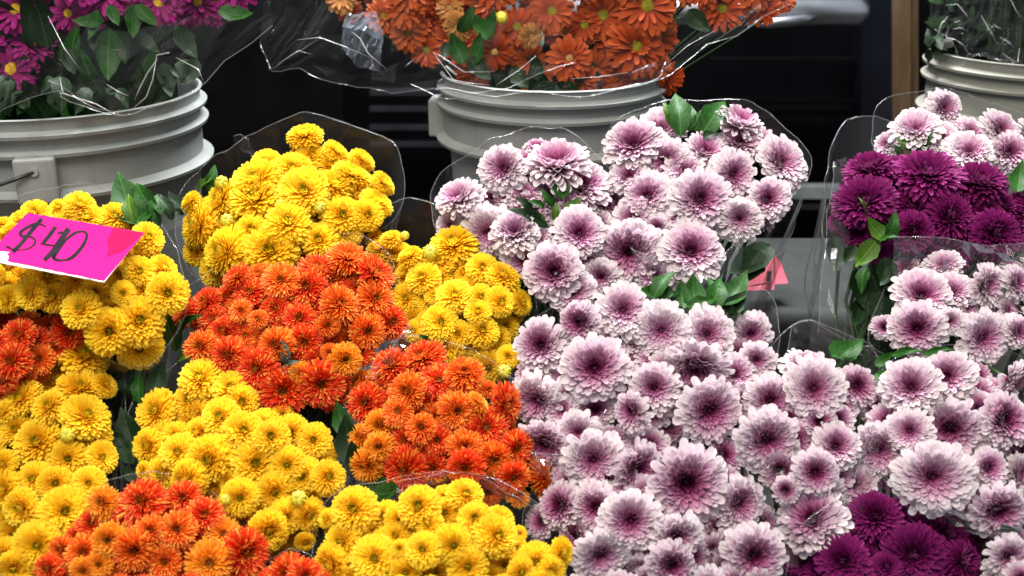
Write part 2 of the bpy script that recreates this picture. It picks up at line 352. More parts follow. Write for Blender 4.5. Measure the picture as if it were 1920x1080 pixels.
# dark parked vehicle behind the stall
VY = 2.75
vb = thing('parked_van', 'black parked van behind the flower buckets with chrome bumper bar', 'van', (0, VY, 0))
O = (0, VY, 0)
def vpix(px, py, y):                          # where a sight line meets the upright plane at y
    r = FW + RT * ((px - 960) / FPX) + UP * ((540 - py) / FPX); return CAM + r * (y / r.y)
m = MB(); m.box((0, VY + .9, 1.25), (2.6, .8, 1.0)); m.build('body', BLACK, vb, origin=O)
m = MB(); m.box((-1.05, VY + .06, .95), (.62, .04, .62)); m.build('door_panel', BLACKR, vb, origin=O)
def hbar(name, px0, px1, py, hpx, mat, y=VY - .02, depth=.02):
    a = vpix(px0, py, y); c = vpix(px1, py, y); h = hpx / FPX * y * .52
    m = MB(); m.box(((a.x + c.x) / 2, y, a.z), (abs(c.x - a.x) / 2, depth, h)); return m.build(name, mat, vb, origin=O)
for py in (172, 202, 237, 268): hbar('louver_slat', 695, 900, py, 8, SLAT)
for py in (110, 190, 213): hbar('louver_slat', 1330, 1600, py, 3, BLACKR)
a = vpix(1260, 20, VY - .15); c = vpix(1622, 20, VY - .15)
m = MB(); m.tube([(a.x - .4, a.y, a.z), (a.x, a.y, a.z), (c.x - .02, a.y, a.z), (c.x, a.y, a.z)], [.036, .036, .036, .030], 20); m.build('bumper_bar', CHROME, vb, smooth=True, origin=O)
m = MB(); a2 = vpix(1465, 42, VY - .2); m.tube([(a2.x - .09, a2.y, a2.z - .004), (a2.x - .03, a2.y - .01, a2.z), (a2.x + .05, a2.y - .005, a2.z + .008), (a2.x + .075, a2.y, a2.z + .012)], [.004, .012, .014, .004], 12); m.build('bumper_cap', CHROME, vb, smooth=True, origin=O)
hbar('trim_strip', 1380, 1575, 358, 22, STRIP, VY - .06)
hbar('trim_strip', 1380, 1575, 384, 10, SLAT, VY - .055)
def slanted(name, px0, px1, y, dep, mat, parent, org, bot=760):
    # a board whose long edges run between two heights on the upright plane y
    q = [vpix(px0, -140, y), vpix(px1, -140, y), vpix(px1, bot, y), vpix(px0, bot, y)]; k = (q[0].z) / (q[0].z - q[3].z)
    q[3] = q[0].lerp(q[3], k); q[2] = q[1].lerp(q[2], k)
    v = [p - Vector(org) for p in q] + [p + Vector((0, dep, 0)) - Vector(org) for p in q]
    return mesh_obj(name, v, [(0, 3, 2, 1), (4, 5, 6, 7), (0, 1, 5, 4), (1, 2, 6, 5), (2, 3, 7, 6), (3, 0, 4, 7)], mat, parent, False)
slanted('corner_panel', 1614, 1676, VY - .06, .08, NAVY, vb, O)
pb = vpix(1704, 540, 2.3)
wp = thing('wooden_post', 'upright brown wooden post behind the right bucket', 'post', (pb.x, 2.3, 0))
slanted('front_board', 1690, 1708, 2.3, .06, WOOD, wp, wp.location)
slanted('side_batten', 1709, 1722, 2.315, .06, WOOD, wp, wp.location)
# grey tote with rounded lid
def rounded_box(x0, x1, y0, y1, z0, z1, r, mat, name, parent, org):
    import bmesh
    bm = bmesh.new(); bmesh.ops.create_cube(bm, size=1)
    for v in bm.verts: v.co = Vector(((x0 + x1) / 2 + v.co.x * (x1 - x0), (y0 + y1) / 2 + v.co.y * (y1 - y0), (z0 + z1) / 2 + v.co.z * (z1 - z0))) - Vector(org)
    bmesh.ops.bevel(bm, geom=bm.edges[:], offset=r, segments=6, affect='EDGES', profile=.5)
    m = bpy.data.meshes.new(name); bm.to_mesh(m); bm.free(); m.polygons.foreach_set('use_smooth', [True] * len(m.polygons)); m.materials.append(mat)
    return link(name, m, parent)
tt = thing('storage_tote', 'dark grey plastic tote with rounded lid between pink and magenta bunches', 'tote', (.43, 1.55, .76))
rounded_box(.24, .64, 1.40, 1.70, .761, .95, .03, TOTE, 'tub', tt, tt.location)
rounded_box(.22, .66, 1.375, 1.72, .93, .985, .026, TOTE, 'lid', tt, tt.location)

# ------------------------------------------------------------------ buckets
RIMZ = 1.285
def bucket(loc, r, label, mat, lug_ang, wire=None):
    H = RIMZ - .76
    t = thing('flower_bucket', label, 'bucket', (loc[0], loc[1], .76))
    rb = r * .84
    prof = [(0, .004), (rb - .006, .004), (rb, .012), (r - .014, H - .10), (r - .012, H - .093), (r + .006, H - .092), (r + .007, H - .088), (r - .006, H - .082), (r - .005, H - .044),
            (r + .004, H - .043), (r + .005, H - .039), (r - .005, H - .035), (r - .005, H - .023), (r + .004, H - .021), (r + .005, H - .017), (r - .004, H - .013), (r - .003, H - .003), (r, H), (r - .004, H + .001), (r - .008, H - .004), (r - .012, H - .10), (rb - .01, .03), (0, .02)]
    m = MB(); m.lathe(prof, 96); o = m.build('pail', mat, t, smooth=True)
    md = o.modifiers.new('edges', 'EDGE_SPLIT'); md.split_angle = R_(50)
    for la in lug_ang:
        d = Vector((math.cos(la), math.sin(la), 0)); rot = Matrix.Rotation(la, 3, 'Z')
        m = MB(); m.box(d * (r + .004) + Vector((0, 0, H - .066)), (.013, .022, .0265), rot); lg = m.build('handle_lug', mat, t)
        bv = lg.modifiers.new('bevel', 'BEVEL'); bv.width = .0035; bv.segments = 3
        m = MB(); m.tube([d * (r + .0165) + Vector((0, 0, H - .054)), d * (r + .0195) + Vector((0, 0, H - .054))], .005, 14); m.build('boss', mat, lg)
        if wire:
            p = d * (r + .018) + Vector((0, 0, H - .054)); m = MB(); q = [p]
            for k in range(1, 12):
                g = la + wire * k * .11; q.append(Vector((math.cos(g), math.sin(g), 0)) * (r + .022 + .002 * k) + Vector((0, 0, H - .056 - .0042 * k - .0009 * k * k)))
            m.tube(q, .0021, 8); m.build('wire_handle', WIRE, t, smooth=True)
    return t
bl = at(108, 215, 1.40); BL = (bl.x, bl.y)
bucket(BL, .181, 'large white plastic bucket of purple daisies with wire handle lug', BUCKET, [R_(-90 + 13)], -1)
bc = at(1034, 195, 1.54); BC = (bc.x, bc.y)
bucket(BC, .155, 'white plastic bucket of bronze daisies behind pink bunches', BUCKET, [R_(180 - 6)])
brk = at(1933, 130, 1.70); BR = (brk.x, brk.y)
bucket(BR, .155, 'off-white plastic bucket with crumpled film and dark stems beside wooden post', BUCKETR, [R_(60)])

# ------------------------------------------------------------------ bouquets
def hull(pts):
    pts = sorted(set(pts))
    def half(p):
        h = []
        for q in p:
            while len(h) > 1 and (h[-1][0] - h[-2][0]) * (q[1] - h[-2][1]) - (h[-1][1] - h[-2][1]) * (q[0] - h[-2][0]) <= 0: h.pop()
            h.append(q)
        return h
    a = half(pts); b = half(pts[::-1]); return a[:-1] + b[:-1]
def inside(h, x, y, m=0):
    for i in range(len(h)):
        (x0, y0), (x1, y1) = h[i], h[(i + 1) % len(h)]; l = math.hypot(x1 - x0, y1 - y0) or 1
        if ((x1 - x0) * (y - y0) - (y1 - y0) * (x - x0)) / l < m: return False
    return True
def hull_r(h, cx, cy, a):
    dx, dy = math.cos(a), math.sin(a); best = 0
    for i in range(len(h)):
        (x0, y0), (x1, y1) = h[i], h[(i + 1) % len(h)]; ex, ey = x1 - x0, y1 - y0; det = dx * ey - dy * ex
        if abs(det) < 1e-9: continue
        t = ((x0 - cx) * ey - (y0 - cy) * ex) / det; u = ((x0 - cx) * dy - (y0 - cy) * dx) / det
        if t > 0 and -.001 <= u <= 1.001: best = max(best, t)
    return best
def facing(nx, ny):
    nx = max(-.85, min(.85, nx)); ny = max(-.85, min(.85, ny)); nz = math.sqrt(max(.12, 1 - nx * nx - ny * ny))
    return (RT * nx + UP * ny - FW * nz).normalized()
SCALE = {'pink': 1.07, 'yellow': 1.10, 'orange': 1.14, 'mag': 1.08}
FILLD = {'yellow': .80, 'orange': .80, 'pink': .84, 'mag': .85}; FILLL = {'yellow': 1.5, 'orange': 1.5, 'pink': 2.0, 'mag': 1.6}
HUE = {'r': .12, 'o': .5, 'y': .95, 'm': .3}
def add_leaf(root, o, L, kind=None, dd=0.0, depthf=None):
    # L = (bx, by, tx, ty, width class, kind) in pixels of the photograph
    (bx, by), (tx, ty) = L[0], L[1]; kd = L[2] if len(L) > 2 else 'g'; wi = L[3] if len(L) > 3 else 0
    d0 = depthf(bx, by) + .004 + dd; d1 = depthf(tx, ty) - .012 + dd
    b = at(bx, by, d0); t = at(tx, ty, d1); y = t - b; ln = y.length; y.normalize()
    n = (CAM - b).normalized() * .75 + Vector((random.uniform(-.5, .5), 0, .55)); x = y.cross(n).normalized(); z = x.cross(y)
    lf = link('leaf', LEAVES[(kd, wi)], root); M = Matrix((x, y, z)).transposed().to_4x4() @ Matrix.Diagonal((ln * random.uniform(.95, 1.2), ln, ln, 1)); M.translation = b - o; lf.matrix_local = M
    return lf
def film_strip(name, rows, mat, parent, o, closed=False, edge_rows=(-1,), jitter=.003, seed=0):
    nr, nc = len(rows), len(rows[0]); v = []
    for i, rw in enumerate(rows):
        for k, p in enumerate(rw):
            q = Vector((p.x * 14 + seed, p.y * 14, p.z * 14)); d = noise.noise_vector(q) * jitter + noise.noise_vector(q * 3.1) * jitter * .5
            v.append(p + d - o)
    f = []
    for i in range(nr - 1):
        for k in range(nc if closed else nc - 1): k2 = (k + 1) % nc; f.append((i * nc + k, i * nc + k2, (i + 1) * nc + k2, (i + 1) * nc + k))
    ob = mesh_obj(name, v, f, mat, parent, closed)
    for er in edge_rows:
        er %= nr; pts = [v[er * nc + k] for k in range(nc)]
        if closed: pts.append(pts[0])
        m = MB(); m.tube(pts, .0006, 5, cap=False); m.build('wrap_edge', EDGE, ob, smooth=True)
    return ob
def bouquet(name, label, kind, flowers, origin=(0, 0), s=1.0, off=0.0, tilt=.3, ext=(), rim=(), leaves=(), buds=(), bulge=.045, neck=None, flap=8, lean=.15, fill=True, hue=(.2, .8), cat='bouquet', wrap=True, rfill=None, stem=None):
    ox, oy = origin; fl = []
    for it in flowers:
        x, y, r = it[0] / s + ox, it[1] / s + oy, it[2] / s; L = 0; e = None; h = None
        for z in it[3:]:
            if isinstance(z, tuple): e = (z[0] / s + ox, z[1] / s + oy)
            elif isinstance(z, str): h = z
            else: L = z
        if kind == 'pink' and L >= 1: r *= 1.14
        fl.append([x, y, r, L, e, h])
    pts = []
    for x, y, r, L, e, h in fl:
        for k in range(10): pts.append((round(x + r * .92 * math.cos(k * .6283), 1), round(y + r * .92 * math.sin(k * .6283), 1)))
    pts += list(ext); hf = hull(pts); hr = hull(pts + list(rim))
    xs = [p[0] for p in hf]; ys = [p[1] for p in hf]; cx, cy = (min(xs) + max(xs)) / 2, (min(ys) + max(ys)) / 2
    rx, ry = (max(xs) - min(xs)) / 2, (max(ys) - min(ys)) / 2
    def depth(x, y): return base_depth(x, y) + off - bulge * max(-.6, 1 - ((x - cx) / rx) ** 2 * .8 - ((y - cy) / ry) ** 2 * .5)
    rm = rfill or sorted(f[2] for f in fl)[len(fl) // 2]
    if fill:                                   # deeper flowers show in the gaps, as in the bunch itself
        g = random.Random(len(label)); cand = []
        y = min(ys)
        while y < max(ys):
            x = min(xs)
            while x < max(xs):
                cand.append((x + g.uniform(-6, 6), y + g.uniform(-6, 6))); x += 13
            y += 13
        g.shuffle(cand)
        for x, y in cand:
            if not inside(hf, x, y, rm * .45): continue
            dmin = min(math.hypot(x - f[0], y - f[1]) / f[2] for f in fl)
            out = y > 1100 or x < -15 or x > 1935 or y < -5
            if not out:                        # only true gaps inside the bunch, never the notches between bunches
                nb = sorted(math.atan2(f[1] - y, f[0] - x) for f in fl if math.hypot(f[0] - x, f[1] - y) < f[2] + rm * 1.25)
                if len(nb) < 3 or max((nb[(i + 1) % len(nb)] - nb[i]) % 6.2832 for i in range(len(nb))) > 2.5: continue
            if dmin > (1.0 if out else FILLD.get(kind, .93)): fl.append([x, y, rm * g.uniform(.85, 1.08), 0 if out else FILLL.get(kind, 2.2), None, None])
    dc = base_depth(cx, cy) + off; ctr = at(cx, cy, dc)
    ax = Vector((0, lean, -1)).normalized()
    if neck: nk = at(neck[0], neck[1], neck[2]); nr = neck[3]
    else: nk = ctr + ax * .25; nr = .035
    foot = nk + (nk - ctr).normalized() * .12; foot.z = step_z(foot.y)
    o = Vector((foot.x, foot.y, foot.z)); root = thing(name, label, cat, o)
    sm = MB()
    for i, (x, y, r, L, e, h) in enumerate(fl):
        d = depth(x, y) + (.017 * L + random.uniform(-.009, .009)); rw = r * d / FPX
        nx, ny = .62 * (x - cx) / rx, tilt + .50 * (cy - y) / ry
        if e: nx, ny = .45 * nx + 1.5 * (e[0] - x) / r, .45 * ny + 1.5 * (y - e[1]) / r
        nx += random.uniform(-.27, .27); ny += random.uniform(-.22, .2); n = facing(nx, ny)
        p = at(x, y, d) - n * rw * .12
        hv = HUE[h] if h in HUE else random.uniform(*hue)
        if kind == 'pink' and L >= 1.5: hv *= .45
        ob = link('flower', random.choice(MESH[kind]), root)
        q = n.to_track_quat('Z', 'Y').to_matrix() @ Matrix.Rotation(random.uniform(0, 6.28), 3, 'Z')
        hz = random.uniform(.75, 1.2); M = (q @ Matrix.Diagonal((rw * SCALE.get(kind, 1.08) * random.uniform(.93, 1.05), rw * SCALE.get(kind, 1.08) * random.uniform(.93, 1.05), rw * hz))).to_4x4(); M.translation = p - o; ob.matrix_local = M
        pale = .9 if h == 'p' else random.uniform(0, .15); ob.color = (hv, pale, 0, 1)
        ek = 'tan' if h in ('p', 't') and kind == 'bronze' else kind
        if EYE.get(ek) and L < 2:
            ey = link('flower_eye', EYE[ek], ob); ey.location = (0, 0, EYEZ.get(kind, .06))
        # stalk
        a = p - n * rw * .02; b_ = p - n * .035; sm.tube([a - o, p - n * rw * .22 - o, b_ - o, (b_ * .4 + nk * .6) + Vector((random.uniform(-.02, .02), random.uniform(-.02, .02), 0)) - o, nk + Vector((random.uniform(-.6, .6) * nr, random.uniform(-.6, .6) * nr, 0)) - o, foot + Vector((random.uniform(-.03, .03), random.uniform(-.03, .03), 0)) - o], [rw * .16, rw * .12, .0022, .0022, .0022, .0022], 5)
    st_ = sm.build('stems', stem or STEM, root, smooth=True); st_['kind'] = 'stuff'
    for x, y, r in buds:
        x, y, r = x / s + ox, y / s + oy, r / s; d = depth(x, y) - .006; rw = r * d / FPX
        n = facing(random.uniform(-.3, .3), .35); ob = link('bud', BUD, root); p = at(x, y, d)
        M = (n.to_track_quat('Z', 'Y').to_matrix() @ Matrix.Diagonal((rw, rw, rw))).to_4x4(); M.translation = p - o; ob.matrix_local = M
        link('calyx', BUDC, ob)
        m = MB(); m.tube([p - n * rw - o, p - n * .05 - o], .0018, 5); m.build('bud_stalk', STEM, ob).matrix_parent_inverse = ob.matrix_local.inverted()
    for lf in leaves:
        add_leaf(root, o, ((lf[0][0] / s + ox, lf[0][1] / s + oy), (lf[1][0] / s + ox, lf[1][1] / s + oy), *lf[2:]), depthf=depth)
    if wrap:
        nc = 96; HR = [hull_r(hr, cx, cy, 2 * math.pi * k / nc) for k in range(nc)]
        HR = [sum(HR[(k + j) % nc] for j in (-2, -1, 0, 1, 2)) / 5 for k in range(nc)]; rows = [[] for _ in range(9)]; sd = len(label) * 3.7
        for k in range(nc):
            a = 2 * math.pi * k / nc; upw = max(0, -math.sin(a))
            rr = HR[k] + 3 + 5 * noise.noise(Vector((math.cos(a) * 6 + sd, math.sin(a) * 6, 1.3))) + flap * (noise.noise(Vector((math.cos(a) * 1.5 + sd, math.sin(a) * 1.5, sd))) + .5) + flap * upw
            x, y = cx + rr * math.cos(a), cy + rr * math.sin(a)
            d = base_depth(x, y) + off + .012 + .012 * math.sin(a)
            p = at(x, y, d); g = nk + Vector((math.cos(a), -math.sin(a) * .4, -math.sin(a) * .2)) * nr
            for i in range(9):
                t = i / 8; tt_ = t ** .8
                q = p.lerp(g, tt_) + (p - ctr).normalized() * (.022 * math.sin(math.pi * t)) * (.6 + .8 * noise.noise(Vector((a * 4, t * 2, sd))))
                q += (p - ctr).normalized() * (.007 * math.sin(a * 11 + sd) * t * (1 - t) * 4)
                rows[i].append(q)
        film_strip('wrap', rows[::-1], FILM, root, o, True, (-1,), .003, sd)
    return root

Bq = 'wrapped_bouquet'
bouquet(Bq, 'yellow pompom bunch against the dark van, topmost of the yellow bunches', 'yellow',
 [(905,95,108),(640,275,90),(820,325,120),(570,400,165),(565,525,170),(900,480,165),(1230,360,130),(1110,440,120),(1445,420,90),(1400,545,110,(1440,520)),(1300,265,92,(1330,240)),(1125,205,85,(1160,180)),(960,235,100,1),(1150,275,85,1),(865,225,80,1),(330,540,120),(130,550,80),(180,710,140),(540,740,105),(790,690,150),(1160,640,135),(1330,640,100),(1000,810,120),(1180,760,110,1),(360,890,155),(670,880,165),(160,890,95,1),(285,1010,110,1),(400,730,100,1.5),(985,375,70,2),(1080,540,100,2),(980,650,90,2),(830,570,80,2),(1270,450,80,1),(470,640,90,2),(870,840,90,2),(690,610,90,2),(620,1000,110,1),(450,1030,100,1)],
 (320,225), 3.6, off=-.015, tilt=.45, rim=[(395,303),(560,262),(650,250),(738,268),(750,345),(745,400)], flap=6, hue=(.35,1),
 buds=[(345,425,42),(745,575,36),(1005,590,40),(378,680,42)], leaves=[((255,480),(300,300)),((190,480),(285,385),'y'),((90,600),(-20,480),'d',1),((90,640),(0,600),'d')])
bouquet(Bq, 'yellow pompom bunch carrying the pink price card', 'yellow',
 [(220,130,90),(120,170,80,1),(40,250,80),(-10,200,70),(370,95,55),(505,80,95),(550,160,100),(720,150,100),(470,140,70,1),(940,290,100),(930,410,80,1),(880,500,100),(1040,480,90),(1060,640,125),(920,620,90,1),(780,640,75),(880,815,145),(690,880,135),(510,740,115),(700,740,70,1),(190,650,95),(40,680,85),(330,670,95),(480,640,80,1),(600,630,100,1),(100,540,90,1),(300,530,100,1),(480,550,90,1),(750,520,90,1),(880,990,130,2),(1000,700,70,1),(20,560,60,1),(820,230,100,1),(1000,560,70,1),(300,300,100,2),(500,350,100,2),(650,420,90,2),(100,400,80,2)],
 (0,360), 3.375, off=-.105, tilt=.35, ext=[(-90,420),(-110,540)], hue=(.1,.7),
 leaves=[((890,230),(745,-130),'g',1),((850,210),(810,10),'y'),((990,150),(860,-60),'g'),((960,190),(1000,10),'g'),((1010,230),(930,80),'d',1),((1090,180),(1010,10),'d')])
bouquet(Bq, 'orange-red pompom bunch encircled by the yellow bunches', 'orange',
 [(1120,130,115,'o'),(935,200,100,'r'),(1280,230,115,'r'),(450,250,85,'r'),(590,235,75,1,'o'),(720,270,100,'o'),(870,310,105,'r'),(530,340,100,'r'),(265,400,90,'r'),(130,465,90,'r'),(1075,410,110,'o'),(1290,380,105,'o'),(1380,520,90,'r'),(480,450,65,'o'),(580,500,55,'o'),(690,440,80,1,'r'),(830,500,90,'r'),(900,450,85,1,'r'),(380,575,85,'r'),(510,600,75,1,'o'),(240,665,95,'o'),(400,720,100,'r'),(560,650,70,1,'o'),(690,660,100,'o'),(860,640,100,'r'),(1000,540,65,'o'),(1240,575,100,'o'),(1120,620,85,1,'o'),(1010,700,50,'o'),(1105,745,90,'y'),(1200,700,75,1,'r'),(570,800,120,'r'),(840,825,65,'y'),(735,930,135,'r'),(960,890,125,'r'),(1060,860,80,1,'r'),(1020,270,80,1,'r'),(390,370,70,1,'r'),(310,500,80,1,'r'),(780,380,70,2),(1150,480,80,2),(940,760,90,1,'r'),(650,560,90,2),(300,590,80,2),(720,760,80,2),(1250,460,80,2),(1000,950,90,1,'r'),(1170,300,80,1,'r')],
 (300,440), 3.177, off=-.045, tilt=.3, hue=(.0,.55),
 leaves=[((95,700),(35,415),'y',2),((105,570),(268,478),'g',2),((105,690),(120,500),'g',2),((110,760),(262,715),'y'),((745,770),(735,620),'w'),((740,790),(840,760),'w',2),((720,800),(800,800),'w',1)])
bouquet(Bq, 'yellow pompom bunch next to the pink ones, above an orange bunch', 'yellow',
 [(610,130,150),(320,210,85),(530,260,90,1),(810,290,100),(690,330,70,1),(950,345,120),(400,360,115),(620,480,120),(800,490,85),(935,525,100),(1080,530,90),(780,590,85),(810,720,110),(530,660,115),(340,650,110,1),(290,500,110,1),(480,480,60,1),(590,560,100,2),(750,390,80,1),(960,690,90,1),(640,740,90,1),(340,720,80,1),(560,830,110,1),(830,890,110,1),(850,970,110,1),(980,890,80,(970,870)),(640,850,60,1),(70,80,65),(190,90,70),(150,190,110,1),(200,300,100,2),(330,810,90,2),(110,160,90,1),(90,270,90,1.5),(230,180,80,1),(1030,600,70,1),(700,640,80,2),(450,560,80,2)],
 (680,420), 3.6, off=-.02, tilt=.4, rim=[(738,400),(775,380),(805,400)], hue=(.1,.75), buds=[(452,195,48),(285,80,28),(955,1000,45)], leaves=[((1070,440),(1060,360),'d'),((430,800),(380,750),'g')])
bouquet(Bq, 'orange-red pompom bunch touching the pink bunches, with one flower fallen loose', 'orange',
 [(490,130,120,'r'),(300,180,110,'r'),(600,270,110,'r'),(755,225,105,'o'),(400,340,115,'o'),(115,290,95,1,'y'),(145,410,110,'r'),(910,330,55,1,'o'),(845,400,70,'y',(880,370)),(1020,420,110,'r',(1080,420)),(715,460,110,'o'),(540,420,80,1,'r'),(345,460,85,'o'),(235,550,95,'y'),(110,620,80,'y'),(490,560,85,'o'),(640,560,60,1,'o'),(890,560,115,'r'),(385,640,85,'r'),(590,640,80,'r'),(760,680,95,'o'),(230,680,85,'y'),(590,740,80,1,'o'),(940,760,105,'o'),(1080,690,100,'r'),(1100,780,80,1,'r'),(150,800,100,'y'),(380,830,130,'r'),(560,810,90,1,'r'),(760,810,100,'r'),(1060,870,90,'r'),(240,830,70,1,'r'),(900,960,95,1,'o'),(1090,985,70,'y',(1110,950)),(480,920,110,1.5,'o'),(960,650,90,1,'r'),(700,380,90,1,'r'),(430,240,70,2),(1000,560,80,2),(820,620,80,2),(650,900,100,2,'o'),(780,930,90,2,'r'),(1265,865,125,1,'o',(1345,850))],
 (640,630), 3.274, off=-.055, tilt=.25, hue=(.0,.6), leaves=[((110,960),(358,935),'g',1),((60,800),(20,480),'d',1),((100,860),(60,640),'d',1),((30,620),(-30,400),'g',1)])
bouquet(Bq, 'yellow pompom bunch below the small orange bunch and price card', 'yellow',
 [(160,86,44),(151,146,43),(107,112,30,1),(200,142,25,(208,138)),(36,166,38),(91,182,30),(98,138,26,1),(164,199,42),(4,193,27),(70,249,44),(179,238,30),(192,277,29,(200,275)),(127,280,34),(5,290,24),(5,339,34),(61,318,31),(104,326,30),(166,326,29),(39,373,34),(122,378,43),(70,443,44),(15,401,28,1),(8,461,31),(26,487,31),(145,300,28,2),(104,417,25,1),(52,492,28,1),(30,225,30,1),(130,240,28,2),(30,262,28,2),(140,345,28,2)],
 (0,580), 1.0, off=-.06, tilt=.2, ext=[(-90,800),(-90,1000),(30,1150)], hue=(.0,.6), buds=[(127,236,13)], rim=[(222,670)])
bouquet(Bq, 'orange-red pompom bunch beneath the price card, squeezed between two yellow bunches', 'orange',
 [(150,220,140,'r'),(220,110,100,1,'o'),(430,150,110,1,'r'),(590,200,140,'r'),(90,440,150,'r'),(330,420,120,1,'o'),(480,330,90,1,'r'),(20,600,110,'r'),(180,560,110,1,'o'),(330,520,80,2),(20,80,90,1,'r'),(300,250,100,1.5,'r'),(40,690,90,1,'r'),(-60,300,110,'r'),(650,210,80,1,'o')],
 (0,580), 4.5, off=-.085, tilt=.25, ext=[(-70,600),(-80,720)], hue=(0,.4))
bouquet(Bq, 'yellow pompom bunch wedged between two orange bunches and dark green leaves', 'yellow',
 [(400,105,105),(165,280,120),(340,230,90,1),(560,160,100,1),(620,230,90,1),(505,310,100),(385,390,95,1),(630,380,100),(770,410,90),(870,390,95),(990,430,85),(830,300,60,2),(130,460,85),(285,490,95),(450,530,110),(690,550,120),(855,560,90),(100,580,45),(200,610,95),(330,640,100),(545,650,55,1),(610,730,95),(790,700,95),(930,620,95),(1070,620,90,(1090,610)),(1040,500,70,1),(460,680,70,1),(850,830,90),(760,900,105),(970,820,80),(950,960,52),(620,840,70,2),(840,960,70,1),(700,790,60,2),(800,1010,70,1),(480,820,80,2),(400,900,80,2)],
 (230,670), 2.769, off=-.06, tilt=.2, hue=(0,.55), buds=[(915,735,38),(535,740,28)], rim=[(655,760)],
 leaves=[((90,240),(85,75),'g'),((60,560),(-10,260),'d',1),((70,650),(0,560),'d',1),((20,480),(-70,380),'d'),((150,210),(210,20),'d',1),((60,200),(-20,60),'d',1)])
bouquet(Bq, 'orange-red pompom bunch with yellow-tipped flowers, between the two lowest yellow bunches', 'orange',
 [(700,170,150,'r'),(970,150,105,'r'),(450,180,100,'y'),(1110,260,115,'r'),(380,310,90,1,'r'),(610,310,110,1,'r'),(760,360,95,'o'),(930,350,105,'o'),(1230,380,100,'y'),(490,420,95,'y'),(290,400,80,1,'r'),(660,490,125,'o'),(330,500,110,'o'),(190,480,80,1,'o'),(850,560,100,'o'),(1140,570,135,'y'),(1380,500,140,'r'),(430,580,80,'y'),(330,620,80,'y'),(100,610,90,'r'),(1040,490,80,2,'r'),(560,600,90,2,'r'),(760,600,90,2,'r'),(1300,620,90,1,'r'),(900,460,80,2,'r'),(1000,640,90,1,'r')],
 (60,890), 3.429, off=-.095, tilt=.15, ext=[(20,1150),(250,1220),(480,1160)], hue=(0,.6))
bouquet(Bq, 'small orange-red bunch tucked at the foot of two yellow bunches', 'orange',
 [(538,1077,34,'r'),(573,1080,30,'r'),(598,1095,24,'o'),(510,1100,32,1,'r'),(550,1125,34,'r')], off=-.085, tilt=.1, ext=[(500,1170),(600,1180)], hue=(0,.5))
bouquet(Bq, 'lowest yellow pompom bunch, against the lilac-pink bunch', 'yellow',
 [(310,240,150),(540,300,110,1),(770,220,140),(840,350,90),(960,270,110,1),(1105,140,115),(950,160,90,1),(1170,310,120),(1330,430,150),(1480,420,60,1),(1360,310,95,1),(220,480,150),(460,590,160),(635,520,60),(800,530,125),(1020,500,135),(150,640,140),(690,390,90,2),(1120,650,140),(1000,400,100,2),(880,690,110,1),(680,690,110,1),(120,310,70,1),(430,420,90,2),(1310,650,70,1),(560,690,90,1),(1200,520,80,2),(1600,620,130),(1480,640,100,1),(1790,550,110,(1840,560)),(1500,690,100),(1700,690,110)],
 (580,890), 3.765, off=-.09, tilt=.12, ext=[(600,1160),(820,1220),(1040,1150)], hue=(.1,.7))
# pink side
bouquet(Bq, 'lilac-pink bunch standing before the bucket of bronze daisies', 'pink',
 [(205,425,165,(190,390)),(500,230,165,(500,232)),(850,200,205,(860,160)),(720,100,80,2),(1010,340,170,1,(1000,290)),(430,430,90,2),(640,400,110,1),(540,440,90,2),(400,650,150,1,(420,680)),(580,650,160,(590,620)),(720,690,90,1),(640,830,130,1,(620,870)),(1000,650,170,(1010,650)),(830,905,190,(830,900)),(950,1030,150,(940,1045)),(1140,940,110,1,(1110,950)),(1170,470,110,2),(150,600,80,1),(1030,800,70,2),(320,560,70,2)],
 (800,250), 3.483, off=-.03, tilt=.42, hue=(.3,1), leaves=[((890,430),(858,243),'g',1),((830,480),(748,362),'g'),((900,530),(1000,415),'y',1),((830,570),(850,450),'y'),((770,575),(685,500),'g',1),((770,490),(660,440),'g'),((690,510),(585,410),'d'),((800,610),(525,500),'d',2)])
bouquet(Bq, 'pale pink bunch with upright dark leaves, tallest of the pinks', 'pink',
 [(235,272,165,(235,265)),(390,190,115,1,(370,175)),(410,360,110,1,(410,370)),(210,450,100,1,(220,450)),(820,160,135,(820,130)),(835,265,110,1),(1070,370,155,(1090,380)),(640,310,110,1),(800,440,140,(800,445)),(520,420,110,1),(990,580,125,(970,575)),(610,580,170,(610,575)),(830,690,120,(810,685)),(310,560,120,1),(500,680,110,1),(230,690,110,1),(560,870,175,(550,850)),(210,880,200,(220,890)),(350,1000,110,1),(60,1010,90,1,(50,1020)),(30,720,80,1),(930,290,110,2),(700,730,80,2),(120,600,90,2),(370,740,70,1),(430,540,80,2),(960,700,60,2)],
 (1110,180), 3.0, off=-.02, tilt=.42, hue=(.45,1), rim=[(1512,315),(1490,400),(1470,470),(1300,195)], flap=5, leaves=[((500,230),(470,-20),'g'),((470,190),(400,40),'y',2),((545,200),(560,50),'g'),((580,200),(625,70),'g'),((610,230),(752,25),'g'),((600,245),(712,210),'d'),((1000,850),(770,1000),'d',1),((940,880),(830,1050),'d',1)])
